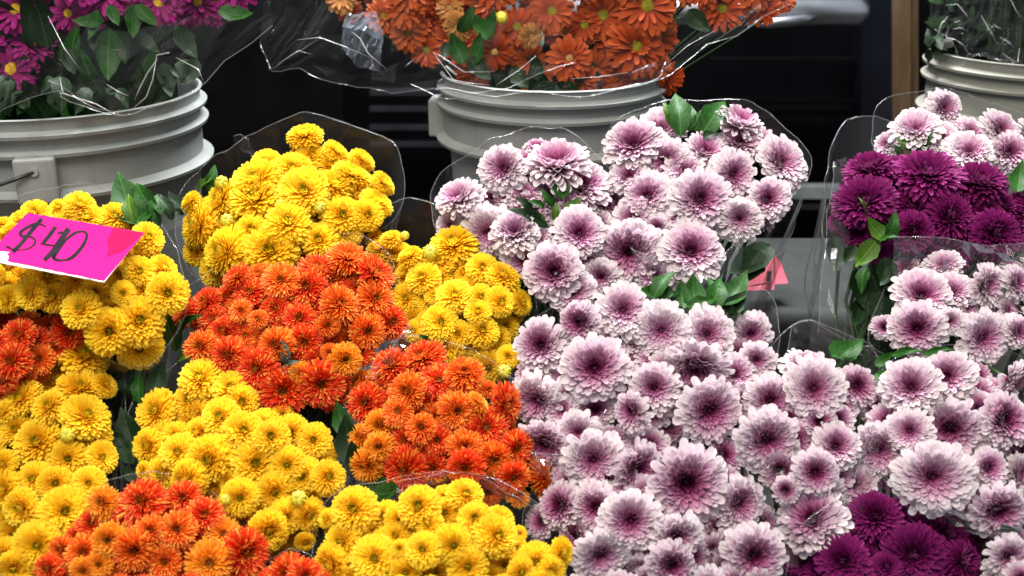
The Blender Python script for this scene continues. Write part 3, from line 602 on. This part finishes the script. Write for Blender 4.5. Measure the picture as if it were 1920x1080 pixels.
bouquet(Bq, 'lilac-pink bunch with notched green leaves at its top', 'pink',
 [(1088,604,41,(1080,614)),(1014,647,51,(1004,643)),(1169,581,51,(1179,585)),(1115,690,60,(1117,690)),(1026,706,31,2),(1006,752,45,1,(989,764)),(1022,830,47,(1018,838)),(1084,811,43,(1076,811)),(1053,768,27,1),(1150,640,31,2),(1068,748,27,2),(1240,620,52,(1240,626)),(1327,626,50,(1326,630)),(1408,626,36,1,(1407,630)),(1418,675,33,(1410,680)),(1305,688,52,1,(1295,717)),(1379,701,36,1,(1376,699)),(1227,727,41,1,(1228,727)),(1185,772,41,(1170,775)),(1331,771,60,(1326,772)),(1253,798,36,2,(1262,798)),(1191,688,29,2),(1386,753,29,1),(1150,735,30,2),(1000,700,30,2)],
 off=-.055, tilt=.3, hue=(.15,.85), rim=[(1448,560),(1452,690),(1440,540)], flap=6,
 leaves=[((1262,550),(1197,542),'g',1),((1225,562),(1262,508),'g'),((1282,580),(1278,525),'g',1),((1340,575),(1328,518),'g'),((1350,578),(1401,508),'g',1),((1285,578),(1345,563),'g'),((1310,585),(1300,512),'g',1),((1360,590),(1398,545),'d',1),((1330,590),(1352,520),'g'),((1375,600),(1372,570),'d',1),((1390,590),(1402,580),'g'),((1255,575),(1275,550),'d')])
bouquet(Bq, 'lilac-pink bunch with one large open cream-rimmed flower, beside the lowest yellow bunch', 'pink',
 [(1070,430,280,(1050,450)),(1440,570,190,(1435,575)),(680,695,200,(700,705)),(420,270,185,1,(410,270)),(720,330,160,1,(750,370)),(190,590,140,1,(160,600)),(440,600,150,1,(430,620)),(470,940,190,(500,970)),(1000,800,165,(970,820)),(1540,940,220,(1545,945)),(960,1000,170,(980,1040)),(1330,240,130,2),(1290,760,130,2),(1250,900,100,2),(560,120,100,2),(300,800,130,2),(1190,740,90,2),(800,180,130,2),(740,1040,100,2),(1200,1040,110,2),(380,460,110,2),(1600,720,120,2),(210,380,80,2),(60,700,110,2)],
 (1000,790), 3.724, off=-.07, tilt=.12, ext=[(1060,1170),(1250,1230),(1440,1160)], hue=(.15,.75))
bouquet(Bq, 'lilac-pink bunch with wine-dark centres in the fold of three pink bunches', 'pink',
 [(475,225,165,(485,235)),(700,210,118,(690,215)),(240,285,115,1,(240,300)),(225,500,170,(235,515)),(590,530,120,(575,530)),(480,670,115,(480,685)),(680,730,105,1,(640,710)),(290,660,100,1,(290,670)),(320,765,75,'r'),(510,790,115,1),(460,920,160,1,(425,865)),(450,470,75,2),(360,290,85,2),(440,120,110,1),(500,400,80,1),(590,390,80,2)],
 (1360,650), 2.842, off=-.06, tilt=.22, hue=(.05,.65), rim=[(1490,603),(1515,600),(1640,655),(1640,740),(1500,1010)], flap=4, leaves=[((1560-1360)*2.842 and ((1560-1360)*2.842,(675-650)*2.842),((1630-1360)*2.842,(640-650)*2.842),'d',1) if 0 else ((560,60),(740,-40),'g',1),((600,70),(690,0),'g')])
bouquet(Bq, 'lilac-pink bunch overhanging the dark magenta flowers', 'pink',
 [(345,250,158,(325,245)),(540,190,125,1,(520,185)),(170,370,90,2),(160,590,138,1,(160,620)),(335,490,125,(325,500)),(560,480,160,1,(510,520)),(465,745,205,(460,740)),(690,290,100,2),(850,430,140,(850,420)),(770,690,110,(755,685)),(820,925,150,(805,950)),(890,220,110,1,(930,290)),(940,600,100,1),(940,720,90,1),(640,830,110,2),(960,950,90,1),(430,380,70,2),(700,180,80,2)],
 (1590,640), 2.918, off=-.07, tilt=.2, ext=[(1990,740),(2000,900),(1940,1000)], hue=(.15,.75), rim=[(1625,885)],
 leaves=[((150,135),(242,60),'g',1),((155,180),(245,200),'g',1),((230,75),(420,60),'g',2),((400,70),(588,50),'g',2),((760,1010),(940,1050),'d',2)])
bouquet(Bq, 'dark magenta bunch peeping out beneath the pink bunches', 'mag',
 [(760,285,200),(960,250,120,1),(1060,590,235,(1060,600)),(500,640,200),(860,420,130,1),(1240,560,140,1),(1180,400,120,1),(680,620,120,1),(380,560,110,1),(180,640,140,1),(1330,420,190,1),(1450,640,160),(1560,420,130,1),(1500,330,150,2),(500,490,120,2),(740,520,150,2),(1250,310,130,2),(850,680,120,1),(1180,720,120,1),(60,480,90,2),(300,520,110,2),(1550,720,120,1),(300,720,130,1),(680,720,100,2)],
 (1460,900), 4.174, off=-.045, tilt=.15, ext=[(1500,1160),(1660,1220),(1830,1160)], leaves=[((1660,640),(1620,500),'d',1)])
bouquet(Bq, 'small lilac-pink bunch below the overhanging pink one, beside magenta flowers', 'pink',
 [(1800,600,170,(1800,610)),(1870,480,100,1),(1750,720,120,1),(1930,660,110),(1900,780,140)], (1460,900), 4.174, off=-.06, tilt=.15, ext=[(1990,1030),(1990,1120),(1900,1170)], hue=(.1,.6), fill=False)
bouquet(Bq, 'pale pink bunch directly below the upright magenta bunch', 'pink',
 [(370,390,215,(390,395)),(330,650,220,(310,650)),(600,370,150,1),(540,160,120,1),(590,590,110,(600,600)),(850,720,220,(865,720)),(870,310,175,(890,330)),(1110,290,150,(1150,300)),(1040,500,90,1),(1120,680,150),(250,190,110,2),(80,640,90,2),(1080,190,90,2),(1000,170,90,2),(1000,580,100,2),(720,480,80,2)],
 (1640,460), 4.154, off=-.045, tilt=.35, ext=[(1990,500),(2000,650)], hue=(.35,1), rim=[(1632,640),(1640,660)])
bouquet(Bq, 'upright magenta bunch in a clear sleeve with green leaves', 'mag',
 [(430,210,220),(950,250,280,(940,190)),(1390,345,225,(1370,300)),(380,500,255,(330,480)),(800,550,190,1),(1140,640,210,1),(1450,610,150,1),(1540,790,215,(1540,820)),(820,770,180),(330,780,150,2),(850,900,150,2),(1150,960,180,2),(150,690,90,2),(1760,520,110,1),(1760,720,110,2),(650,350,120,2),(700,160,90,2),(1000,450,120,2),(1250,480,110,2),(500,950,100,2),(1350,930,130,2)],
 (1540,270), 4.695, off=-.03, tilt=.40, ext=[(1990,380),(1990,460)], rim=[(1552,330),(1560,290),(1578,228),(1610,214),(1545,470)], neck=(1600,700,1.26,.04), flap=3,
 leaves=[((560,850),(410,640),'y',1),((590,850),(660,590),'g'),((490,850),(300,1080),'y',1),((420,670),(318,472),'y',2),((470,860),(700,830),'g',2),((390,1080),(350,1320),'g'),((120,820),(150,1120),'d',1),((1730,430),(1770,140),'g',1),((300,900),(200,1050),'d',1),((560,1000),(600,1300),'d',1),((450,1150),(560,1500),'d',1),((300,1100),(380,1450),'d',1),((640,1050),(520,1250),'d',1),((560,1300),(470,1620),'d',1),((380,1350),(300,1600),'d',1)])
bouquet(Bq, 'pale pink bunch behind the upright magenta bunch, before the off-white bucket', 'pink',
 [(480,480,275,(500,455)),(800,230,220,(870,240)),(760,580,200,1),(1110,510,170,1),(1460,480,245,(1470,460)),(1100,730,260,(1100,660)),(1560,750,250,(1560,680)),(1450,920,160,1),(130,650,130,1),(1690,600,130,1),(900,480,110,1),(1300,880,140,1),(1760,900,160,1)],
 (1640,165), 6.171, off=.015, tilt=.5, ext=[(1980,240),(1980,330)], hue=(.55,1), rim=[(1652,190),(1690,182),(1735,184)], flap=3,
 leaves=[((430,740),(320,490),'y',1),((440,740),(245,565),'y'),((470,760),(470,550),'y',1),((520,740),(570,550),'y'),((560,730),(672,485),'g'),((310,790),(235,650),'g'),((600,720),(620,620),'y')])

# ------------------------------------------------------------------ bunches in the buckets
def cluster(name, label, kind, fl, leaves, dfun, foot, tiltn, buds=(), hue=(.2, .8)):
    o = Vector(foot); root = thing(name, label, 'bouquet', o); sm = MB()
    for it in fl:
        x, y, r = it[:3]; L = 0; e = (0, 0); h = None
        for z in it[3:]:
            if isinstance(z, tuple): e = z
            elif isinstance(z, str): h = z
            else: L = z
        d = dfun(x, y) + .02 * L + random.uniform(-.006, .006); rw = r * d / FPX
        n = facing(tiltn[0] + e[0] + random.uniform(-.18, .18), tiltn[1] + e[1] + random.uniform(-.18, .18)); p = at(x, y, d)
        ob = link('flower', random.choice(MESH[kind]), root); q = n.to_track_quat('Z', 'Y').to_matrix() @ Matrix.Rotation(random.uniform(0, 6.28), 3, 'Z')
        M = (q @ Matrix.Diagonal((rw, rw, rw))).to_4x4(); M.translation = p - o; ob.matrix_local = M; ob.color = (random.random(), .95 if h == 'p' else random.uniform(0, .15), 0, 1)
        if L < 2: ey = link('flower_eye', EYE['tan' if h else kind], ob); ey.location = (0, 0, .06)
        sm.tube([p - n * rw * .03 - o, p - n * .04 - o, (p - n * .04) * .45 + (o + Vector((0, 0, .38))) * .55 - o, Vector((random.uniform(-.05, .05), random.uniform(-.05, .05), .02))], [rw * .15, .0025, .0025, .0025], 5)
    sm.build('stems', STEMD, root, smooth=True)['kind'] = 'stuff'
    for x, y, r in buds:
        d = dfun(x, y) - .01; rw = r * d / FPX; n = facing(.1, .4); ob = link('bud', BUD, root)
        M = (n.to_track_quat('Z', 'Y').to_matrix() @ Matrix.Diagonal((rw, rw, rw))).to_4x4(); M.translation = at(x, y, d) - o; ob.matrix_local = M; link('calyx', BUDC, ob)
    for lf in leaves: add_leaf(root, o, lf, depthf=dfun, dd=-.01)
    return root, o
def foliage(root, o, bx, by, r, n, seed, dz=0.0):
    q = random.Random(seed)
    for k in range(n):
        a = q.uniform(0, 6.28); rr = r * math.sqrt(q.random()); b = Vector((bx + rr * math.cos(a), by + rr * math.sin(a), RIMZ - .055 + dz + q.uniform(-.02, .05)))
        y = Vector((math.cos(a) * .3 + q.uniform(-.35, .35), math.sin(a) * .3 + q.uniform(-.35, .35), q.uniform(.6, 1))).normalized(); x = y.cross(Vector((q.uniform(-.4, .4), -1, .5))).normalized(); z = x.cross(y)
        lf = link('leaf', LEAVES[(q.choice('ddg'), q.choice((0, 1, 1)))], root); M = (Matrix((x, y, z)).transposed() * q.uniform(.05, .085)).to_4x4(); M.translation = b - o; lf.matrix_local = M
def grid_film(root, o, rows, mat, seed, nc=22, nr=7, jit=.006, edges=(0,), name='wrap'):
    # rows: polylines of (px, py, depth); lofted and resampled
    def samp(pl, u):
        f = u * (len(pl) - 1); i = min(int(f), len(pl) - 2); t = f - i; return at(*[pl[i][k] * (1 - t) + pl[i + 1][k] * t for k in range(3)])
    out = []
    for i in range(nr + 1):
        f = i / nr * (len(rows) - 1); j = min(int(f), len(rows) - 2); t = f - j
        rw = []
        for k in range(nc + 1):
            u = k / nc; p = samp(rows[j], u).lerp(samp(rows[j + 1], u), t)
            cr = abs(noise.noise(Vector((u * 9 + seed, i / nr * 2.2 + u * 3, seed)))) * .016
            rw.append(p + (CAM - p).normalized() * cr)
        out.append(rw)
    return film_strip(name, out, mat, root, o, False, edges, jit, seed)
g = random.Random(5)
pur = [(30,18,46,(.1,.1)),(22,130,50,(.0,-.1)),(105,5,36,1),(128,25,34,1),(298,4,42,(.1,.1)),(372,4,40,1),(405,8,38,1),(60,80,40,1),(200,-10,45,1),(70,60,34,2),(-30,70,48),(-20,180,40,1),(250,-20,44,1),(150,-40,50),(330,-45,50),(440,-25,44),(60,-50,50),(-50,-20,50),(240,-75,50),(400,-90,48),(140,-110,50),(30,-120,50),(310,-120,50),(170,20,34,2),(350,30,28,2)]
root, o = cluster('daisy_bouquet', 'purple daisy bunch with yellow eyes in the large white bucket', 'purple', pur,
 [((205,55),(203,152),'g',1),((195,40),(135,38),'g',1),((185,20),(165,75),'g',1),((205,10),(222,48),'g',1),((250,10),(250,72),'g',1),((255,10),(295,48),'g',1),((410,22),(474,25),'g',1),((225,55),(235,120),'d',1),((175,60),(175,95),'d',1),((60,190),(38,218),'w'),((85,165),(60,240),'w'),((255,60),(300,100),'d',1),((330,50),(370,110),'d',1),((120,90),(140,140),'d',1)],
 lambda x, y: 1.27 + .0006 * abs(x - 180) * .3 + .0002 * y, (BL[0], BL[1], .79), (0, .05))
foliage(root, o, BL[0], BL[1], .125, 150, 4)
foliage(root, o, BL[0] + .02, BL[1] + .02, .10, 60, 14, .08)
for k in range(26):
    px = g.uniform(-20, 370); add_leaf(root, o, ((px, 165 + g.uniform(-45, 20) - .00025 * (px - 110) ** 2), (px + g.uniform(-30, 30), 205 + g.uniform(-35, 15) - .0009 * (px - 110) ** 2), 'd', g.choice((0, 1))), depthf=lambda x, y: 1.235 + .00000085 * (x - 110) ** 2)
grid_film(root, o, [[(-60,225,1.20),(60,185,1.20),(110,168,1.20),(113,182,1.19),(225,222,1.19),(300,195,1.20),(382,163,1.23),(512,44,1.29)],
                    [(-60,120,1.23),(60,110,1.22),(110,95,1.21),(150,100,1.21),(230,110,1.21),(300,100,1.22),(390,75,1.25),(508,10,1.31)],
                    [(-60,-40,1.26),(60,-50,1.24),(110,-50,1.23),(160,-60,1.22),(240,-60,1.22),(310,-60,1.24),(400,-80,1.26),(500,-90,1.32)]], FILM_OLD, 1.3)
grid_film(root, o, [[(100,150,1.22),(180,200,1.21),(240,210,1.21),(330,190,1.23)],[(130,110,1.20),(200,150,1.19),(290,100,1.19),(380,130,1.23)],[(170,40,1.24),(240,60,1.23),(320,40,1.23),(440,20,1.28)]], FILM_OLD, 8.1, 14, 5, .008)
def c22(x, y, r, *a): return (620 + x / 4, y / 4, r / 4, *a)
def c23(x, y, r, *a): return (1000 + x / 3.84, y / 3.84, r / 3.84, *a)
brz = [c22(560,60,150,'t',(-.2,.1)),c22(650,200,100,1),c22(890,60,100,'p'),c22(960,200,115,'p',(-.1,-.6)),c22(720,350,120,2),c22(1180,30,130,1),c22(1230,390,140,'t',(0,-.6)),c22(1400,200,140,1),c22(1500,270,95,'p',(.3,-.3)),c22(1660,85,155),c22(1790,440,165,'t'),
 c23(500,110,175,1),c23(820,45,205),c23(740,338,215,(.1,-.1)),c23(370,180,130,1),c23(450,480,130,2),c23(620,560,120,2),c23(1360,65,155),c23(1640,60,120,1),c23(900,210,130,2),c23(1800,0,90,2),c23(650,40,110,1),c23(180,580,90,2),
 (1085,148,36,1),(1135,158,32,2),(1190,150,34,1.5),(1225,128,32,1),(1060,60,40,1.5),(1150,70,38,1.5),(1232,72,38,1),(765,62,34,1),(800,95,30,1.5),(865,92,32,2),(720,30,34,1),(990,110,32,2),
 (640,-5,30,'p'),(655,20,24,1),(770,-20,44),(850,-30,44),(930,-30,46),(1010,-50,46),(1100,-45,46),(1180,-40,46),(1270,-30,44),(1330,-30,44),(1410,-25,44),(810,-90,46),(960,-100,46),(1060,-110,46),(1150,-110,46),(1260,-100,46),(700,-60,44),(1350,-90,44)]
for k in range(46):
    x, y = g.uniform(690, 1260), g.uniform(-70, 150 if k % 2 else 80)
    if min(math.hypot(x - q[0], y - q[1]) for q in brz) > 22: brz.append((x, y, g.uniform(28, 38), 2.2))
root, o = cluster('daisy_bouquet', 'bronze-orange daisy bunch with green eyes in the middle bucket', 'bronze', brz,
 [((925,75),(880,22),'g',1),((905,75),(928,18),'g',1),((870,120),(845,60),'g',1),((860,60),(890,10),'g'),((880,110),(920,150),'d',1),((1260,40),(1280,30),'d'),((890,120),(900,60),'g',1),((1265,128),(1282,112),'d',1),((840,80),(830,110),'d',1),((960,130),(990,165),'d',1),((1010,150),(1000,100),'d',1),((1290,20),(1330,60),'d',1)],
 lambda x, y: 1.42 + .0001 * abs(x - 1030), (BC[0], BC[1], .79), (0, .05), buds=[(940,34,11)])
foliage(root, o, BC[0], BC[1] + .01, .10, 110, 6)
grid_film(root, o, [[(503,128,1.40),(560,122,1.39),(612,150,1.38),(680,163,1.37),(742,173,1.36),(840,158,1.35),(925,186,1.34),(1010,170,1.34),(1100,180,1.34),(1180,165,1.35),(1236,148,1.36),(1330,84,1.40),(1490,6,1.46)],
                    [(560,90,1.41),(600,80,1.40),(650,90,1.39),(700,100,1.38),(760,110,1.37),(840,110,1.36),(925,120,1.35),(1010,110,1.35),(1100,110,1.35),(1180,100,1.36),(1245,80,1.38),(1340,40,1.42),(1480,-20,1.47)],
                    [(612,-30,1.44),(640,-40,1.42),(680,-50,1.41),(730,-60,1.39),(790,-60,1.38),(850,-60,1.37),(930,-60,1.36),(1010,-60,1.36),(1100,-60,1.36),(1180,-60,1.37),(1260,-80,1.39),(1350,-90,1.43),(1470,-110,1.48)]], FILM_OLD, 3.3, 34, 7, .007)
grid_film(root, o, [[(484,78,1.46),(502,130,1.42),(600,72,1.42)],[(490,20,1.48),(560,40,1.45),(630,20,1.43)],[(500,-60,1.5),(580,-60,1.48),(650,-60,1.45)]], FILM_OLD, 5.3, 20, 8, .006)
grid_film(root, o, [[(770,150,1.35),(840,185,1.33),(930,165,1.33),(1080,120,1.34)],[(790,100,1.34),(850,110,1.32),(940,150,1.32),(1080,90,1.34)]], FILM_OLD, 9.3, 14, 4, .007)
grid_film(root, o, [[(1070,185,1.35),(1140,172,1.33),(1236,150,1.35),(1250,120,1.37)],[(1090,150,1.35),(1150,140,1.32),(1230,122,1.34),(1300,60,1.40)]], FILM_OLD, 11.3, 14, 4, .007)
grid_film(root, o, [[(640,95,1.44),(670,120,1.43),(712,128,1.43)],[(635,50,1.45),(680,60,1.42),(722,70,1.44)],[(650,22,1.46),(690,25,1.44),(700,20,1.46)]], SHEEN, 4.2, 14, 8, .008, (), 'film_reflection')  # bluish haze colour stands in for a bright reflection in the film
CREASE_HL = film_mat('crease_highlight', .42, (.75, .75, .74), 1.2)  # pale tubes carry thin painted highlights along the film's folds
def crease_highlights(word, lines, d):
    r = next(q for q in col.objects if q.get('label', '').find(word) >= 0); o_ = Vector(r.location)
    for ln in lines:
        pts = [at(x, y, d) - o_ for x, y in ln]; n = len(pts); mm = MB(); mm.tube(pts, [.0002] + [.0007] * (n - 2) + [.0002], 5); mm.build('crease_highlight', CREASE_HL, r, smooth=True)
crease_highlights('purple daisy bunch', [[(252,188),(262,165),(276,138),(294,112),(293,104),(318,98)],[(294,105),(286,150),(274,182),(240,212)],[(200,158),(222,172),(240,180)],[(112,145),(118,175),(180,195),(226,221)],[(90,30),(120,90),(150,130)],[(330,108),(372,130),(382,155)]], 1.185)
crease_highlights('bronze-orange daisy', [[(812,98),(828,120),(850,150),(880,156),(920,160)],[(812,98),(832,108),(855,125),(870,135),(928,134)],[(930,160),(945,150),(975,130),(1005,105)],[(555,75),(600,70),(640,85),(700,110)],[(520,120),(560,95),(585,102)],[(660,60),(675,72),(690,100),(725,130)],[(1190,132),(1205,128),(1214,123),(1203,136)],[(1070,148),(1120,144),(1180,136)],[(1250,120),(1290,85),(1340,58)],[(760,125),(765,120),(775,112)]], 1.325)
# stems in crumpled film in the right bucket
o = Vector((BR[0], BR[1], .79)); root = thing('stem_bundle', 'bundle of dark leafy stems in crumpled film inside the off-white bucket', 'stems', o)
m = MB()
for k in range(70):
    a = g.uniform(0, 6.28); r0 = .12 * math.sqrt(g.random()); x, y = r0 * math.cos(a), r0 * math.sin(a)
    m.tube([(x * .7, y * .7, .0), (x, y, .45), (x * 1.25 + g.uniform(-.02, .02), y * 1.25, .68), (x * 1.5, y * 1.5, .95)], .0038, 6)
m.build('stems', STEMD, root, smooth=True)['kind'] = 'stuff'
for k in range(200):
    px, py = g.uniform(1750, 2050), g.uniform(-110, 115); L = ((px, py), (px + g.uniform(-30, 30), py + g.uniform(-50, 40)), 'd', g.choice((0, 1, 1)))
    add_leaf(root, o, L, depthf=lambda x, y: 1.64 + .10 * g.random())
for sd, rows in ((2.2, [[(1748,95,1.63),(1775,40,1.60),(1800,120,1.58)],[(1738,20,1.64),(1790,20,1.58),(1850,30,1.56)],[(1715,-90,1.66),(1780,-90,1.60),(1860,-90,1.56)]]),
                 (6.2, [[(1800,130,1.57),(1850,100,1.55),(1908,118,1.54)],[(1810,40,1.57),(1870,50,1.54),(1925,60,1.54)],[(1800,-90,1.58),(1880,-90,1.55),(1960,-90,1.54)]]),
                 (7.7, [[(1860,125,1.56),(1905,116,1.55),(2000,140,1.54)],[(1850,20,1.56),(1930,60,1.54),(2010,20,1.54)],[(1870,-90,1.57),(1940,-90,1.55),(2040,-90,1.56)]]),
                 (9.9, [[(1755,60,1.62),(1830,110,1.56),(1920,135,1.54)],[(1760,-20,1.62),(1830,10,1.57),(1930,10,1.55)]])):
    grid_film(root, o, rows, FILM_OLD, sd, 16, 7, .012)

# folds of clear wrap that lap over the lower flowers of a bunch
def fold(word, off, top, bot, sd, lift=.045):
    r = next(q for q in col.objects if q.get('label', '').find(word) >= 0)
    def z(p, dz): return (p[0], p[1], base_depth(*p) + off - lift + dz)
    mid = [((a[0] + b[0]) / 2, (a[1] + b[1]) / 2) for a, b in zip(top, bot)]
    grid_film(r, Vector(r.location), [[z(p, 0) for p in top], [z(p, .004) for p in mid], [z(p, .02) for p in bot]], FILM, sd, 16, 4, .005, (0,), 'wrap_fold')
fold('upright magenta bunch in', -.03, [(1682,440),(1760,446),(1840,462),(1930,458)], [(1680,535),(1760,520),(1840,520),(1930,515)], 1.1)
fold('upright magenta bunch in', -.03, [(1562,300),(1556,380),(1550,470),(1535,620)], [(1590,290),(1592,390),(1590,480),(1600,640)], 2.1, .02)
fold('tallest of the pinks', -.02, [(1180,470),(1270,500),(1330,505),(1400,430)], [(1230,565),(1290,555),(1320,565),(1385,545)], 3.1)
fold('notched green leaves', -.055, [(995,845),(1075,850),(1138,770)], [(1000,890),(1068,890),(1140,815)], 4.1)
fold('wine-dark centres', -.06, [(1385,860),(1440,950),(1505,985),(1595,920),(1632,800)], [(1400,905),(1450,1002),(1512,1024),(1622,966),(1648,835)], 5.1)
fold('overhanging the dark magenta', -.07, [(1622,865),(1700,925),(1800,970),(1910,990)], [(1628,892),(1700,956),(1800,1004),(1915,1020)], 6.1)
fold('one flower fallen loose', -.055, [(740,900),(840,888),(930,902),(1022,945)], [(742,935),(850,920),(930,935),(1055,980)], 7.1)
fold('encircled by the yellow', -.045, [(685,705),(725,660),(768,605)], [(705,722),(748,684),(800,640)], 8.1)
fold('large open cream', -.07, [(1415,850),(1462,930),(1478,1060)], [(1440,840),(1482,920),(1500,1060)], 9.1, .03)
fold('wine-dark centres', -.06, [(1470,690),(1488,612),(1520,600),(1600,650),(1640,650)], [(1470,720),(1500,670),(1530,660),(1600,680),(1640,700)], 10.1, -.02)

crease_highlights('bundle of dark leafy', [[(1755,75),(1765,45),(1778,30)],[(1772,10),(1795,8),(1812,28),(1815,34)],[(1786,55),(1800,52),(1815,58)],[(1840,30),(1858,60),(1870,82)],[(1862,45),(1872,52),(1880,55)],[(1875,70),(1890,78),(1902,90)],[(1880,100),(1895,112),(1908,116),(1912,90)],[(1896,0),(1905,20),(1922,40)]], 1.53)
# ------------------------------------------------------------------ price card on the yellow bunch
nS = Vector((math.cos(R_(74)) * math.sin(R_(30)), -math.cos(R_(74)) * math.cos(R_(30)), math.sin(R_(74))))
P0 = at(123, 462, 1.07)
def on_card(px, py, h=0.0):
    r = at(px, py, 1) - CAM; return CAM + r * ((P0 - CAM).dot(nS) / r.dot(nS)) + nS * h
def cardpix(x, y): return x / 6, 380 + y / 6
o = on_card(123, 462); pc = thing('price_card', 'hot pink card handwritten $40 lying on yellow flowers', 'price card', o)
def slab(name, poly, h0, h1, mat, parent, org, f=on_card):
    n = len(poly); v = [f(*p, h1) - org for p in poly] + [f(*p, h0) - org for p in poly]
    fs = [tuple(range(n - 1, -1, -1)), tuple(range(n, 2 * n))] + [(i, (i + 1) % n, n + (i + 1) % n, n + i) for i in range(n)]
    return mesh_obj(name, v, fs, mat, parent, False)
rg = random.Random(9)
def rough_edge(a, b, n, amp): return [(a[0] + (b[0] - a[0]) * k / n + rg.uniform(-amp, amp), a[1] + (b[1] - a[1]) * k / n + rg.uniform(-amp, amp)) for k in range(n)]
TLc, TRc, BRc, BLc = (52, 400), (271, 437), (196, 527.5), (-25, 486)
slab('card_core', [(51, 401)] + [(269, 437.5)] + rough_edge((195.5, 528.8), (-26, 487.6), 24, .6) + [(-26, 487.6)], -.0008, 0, PAPER, pc, o)
slab('card_face', [TLc, TRc] + rough_edge(BRc, (14, 490), 20, .6) + [(14, 490), (17, 481), (13, 476), (21, 473), (2, 471), (-20, 474)], .0002, .0006, CARD, pc, o)
slab('red_pink_patch', [cardpix(*p) for p in ((1275,285),(1420,312),(1610,347),(1500,450),(1370,560),(1290,580),(1190,618),(1225,540),(1205,420),(1240,360))], .0007, .0009, CARDP, pc, o)  # patch of redder pink on the card face
def stroke(pts, wd, h):
    # ribbon with per-point width, in card pixels
    L = []; Rr = []
    for i, p in enumerate(pts):
        a = pts[max(i - 1, 0)]; b = pts[min(i + 1, len(pts) - 1)]; dx, dy = b[0] - a[0], b[1] - a[1]; l = math.hypot(dx, dy) or 1
        ww = (wd[i] if isinstance(wd, (list, tuple)) else wd) / 2; L.append((p[0] - dy / l * ww, p[1] + dx / l * ww)); Rr.append((p[0] + dy / l * ww, p[1] - dx / l * ww))
    v = [on_card(*cardpix(*p), h) - o for q in zip(L, Rr) for p in q]; f = [(2 * i, 2 * i + 1, 2 * i + 3, 2 * i + 2) for i in range(len(pts) - 1)]
    return v, f
def smooth_pts(p, n=5):
    out = []
    for i in range(len(p) - 1):
        a, b, c, d = p[max(i - 1, 0)], p[i], p[i + 1], p[min(i + 2, len(p) - 1)]
        for k in range(n):
            t = k / n; out.append(tuple(.5 * (2 * b[j] + (c[j] - a[j]) * t + (2 * a[j] - 5 * b[j] + 4 * c[j] - d[j]) * t * t + (3 * b[j] - a[j] - 3 * c[j] + d[j]) * t ** 3) for j in range(len(b))))
    return out + [tuple(p[-1])]
def glyph(name, strokes):
    V, Fs = [], []; h = .0009
    for st_ in strokes:
        q = smooth_pts(st_); v, f = stroke([(a, b) for a, b, c in q], [c for a, b, c in q], h); h += .00012
        Fs += [tuple(i + len(V) for i in x) for x in f]; V += v
    return mesh_obj(name, V, Fs, INK, pc, False)
glyph('dollar_mark', [[(472,190,48),(400,270,50),(310,380,48),(230,480,46),(145,562,50)], [(520,278,16),(470,255,20),(400,246,30),(320,280,34),(250,325,38),(228,355,38),(255,385,36),(320,388,24),(375,405,24),(400,440,24),(380,485,22),(310,528,16),(220,542,10),(150,535,10),(110,515,24),(72,500,26)]])
glyph('digit', [[(628,280,44),(550,385,46),(485,462,42)], [(455,468,18),(530,482,22),(610,490,16)], [(775,300,66),(690,420,62),(600,550,56),(500,655,50)], [(650,352,16),(680,345,22),(705,338,16)]])
glyph('digit', [[(600,640,22),(660,540,34),(740,430,30),(830,358,34),(900,332,24),(962,342,26),(978,390,34),(940,480,40),(870,570,42),(800,630,40),(720,655,22),(640,652,34),(600,615,40),(620,570,30)]])
# folded coral card resting on the tote
ZT = .986
def on_tote(px, py, h=0.0):
    r = at(px, py, 1) - CAM; q = CAM + r * ((ZT - CAM.z) / r.z); return q + Vector((0, 0, h))
b0 = on_tote(1425, 545); cc = thing('folded_card', 'folded coral-pink card lying on the grey tote', 'price card', b0)
def up_quad(name, p, mat, th=.0012):
    v = [Vector(x) - b0 for x in p] + [Vector(x) - b0 + Vector((0, th, -th * .3)) for x in p]; n = len(p)
    return mesh_obj(name, v, [tuple(range(n)), tuple(range(2 * n - 1, n - 1, -1))] + [(i, n + i, n + (i + 1) % n, (i + 1) % n) for i in range(n)], mat, cc, False)
dT = 1.52
up_quad('card_face', [at(1398, 545, 1.495), at(1452, 543, 1.495), at(1450, 484, 1.53), at(1432, 478, 1.535), at(1410, 500, 1.525)], CARDR)
up_quad('card_flap', [at(1452, 533, 1.51), at(1478, 531, 1.51), at(1462, 488, 1.54), at(1452, 478, 1.54)], CARDR)
up_quad('dark_mark', [at(1436, 527, 1.494), at(1445, 527, 1.494), at(1447, 508, 1.505), at(1438, 508, 1.505)], INK, .0004)
up_quad('dark_mark', [at(1408, 538, 1.490), at(1438, 532, 1.490), at(1438, 530, 1.491), at(1408, 535, 1.491)], INK, .0004)
# scrap of crumpled clear film behind the yellow bunch
o = at(470, 280, 1.36); sf = thing('film_scrap', 'crumpled scrap of clear film between white bucket and yellow bunch', 'plastic film', o)
grid_film(sf, o, [[(436,255,1.36),(450,250,1.35),(462,258,1.36)],[(448,275,1.35),(462,272,1.34),(478,280,1.36)],[(470,295,1.36),(485,290,1.35),(490,300,1.36)]], FILM_OLD, 12.1, 12, 10, .008, (0, -1), 'crumpled_sheet')
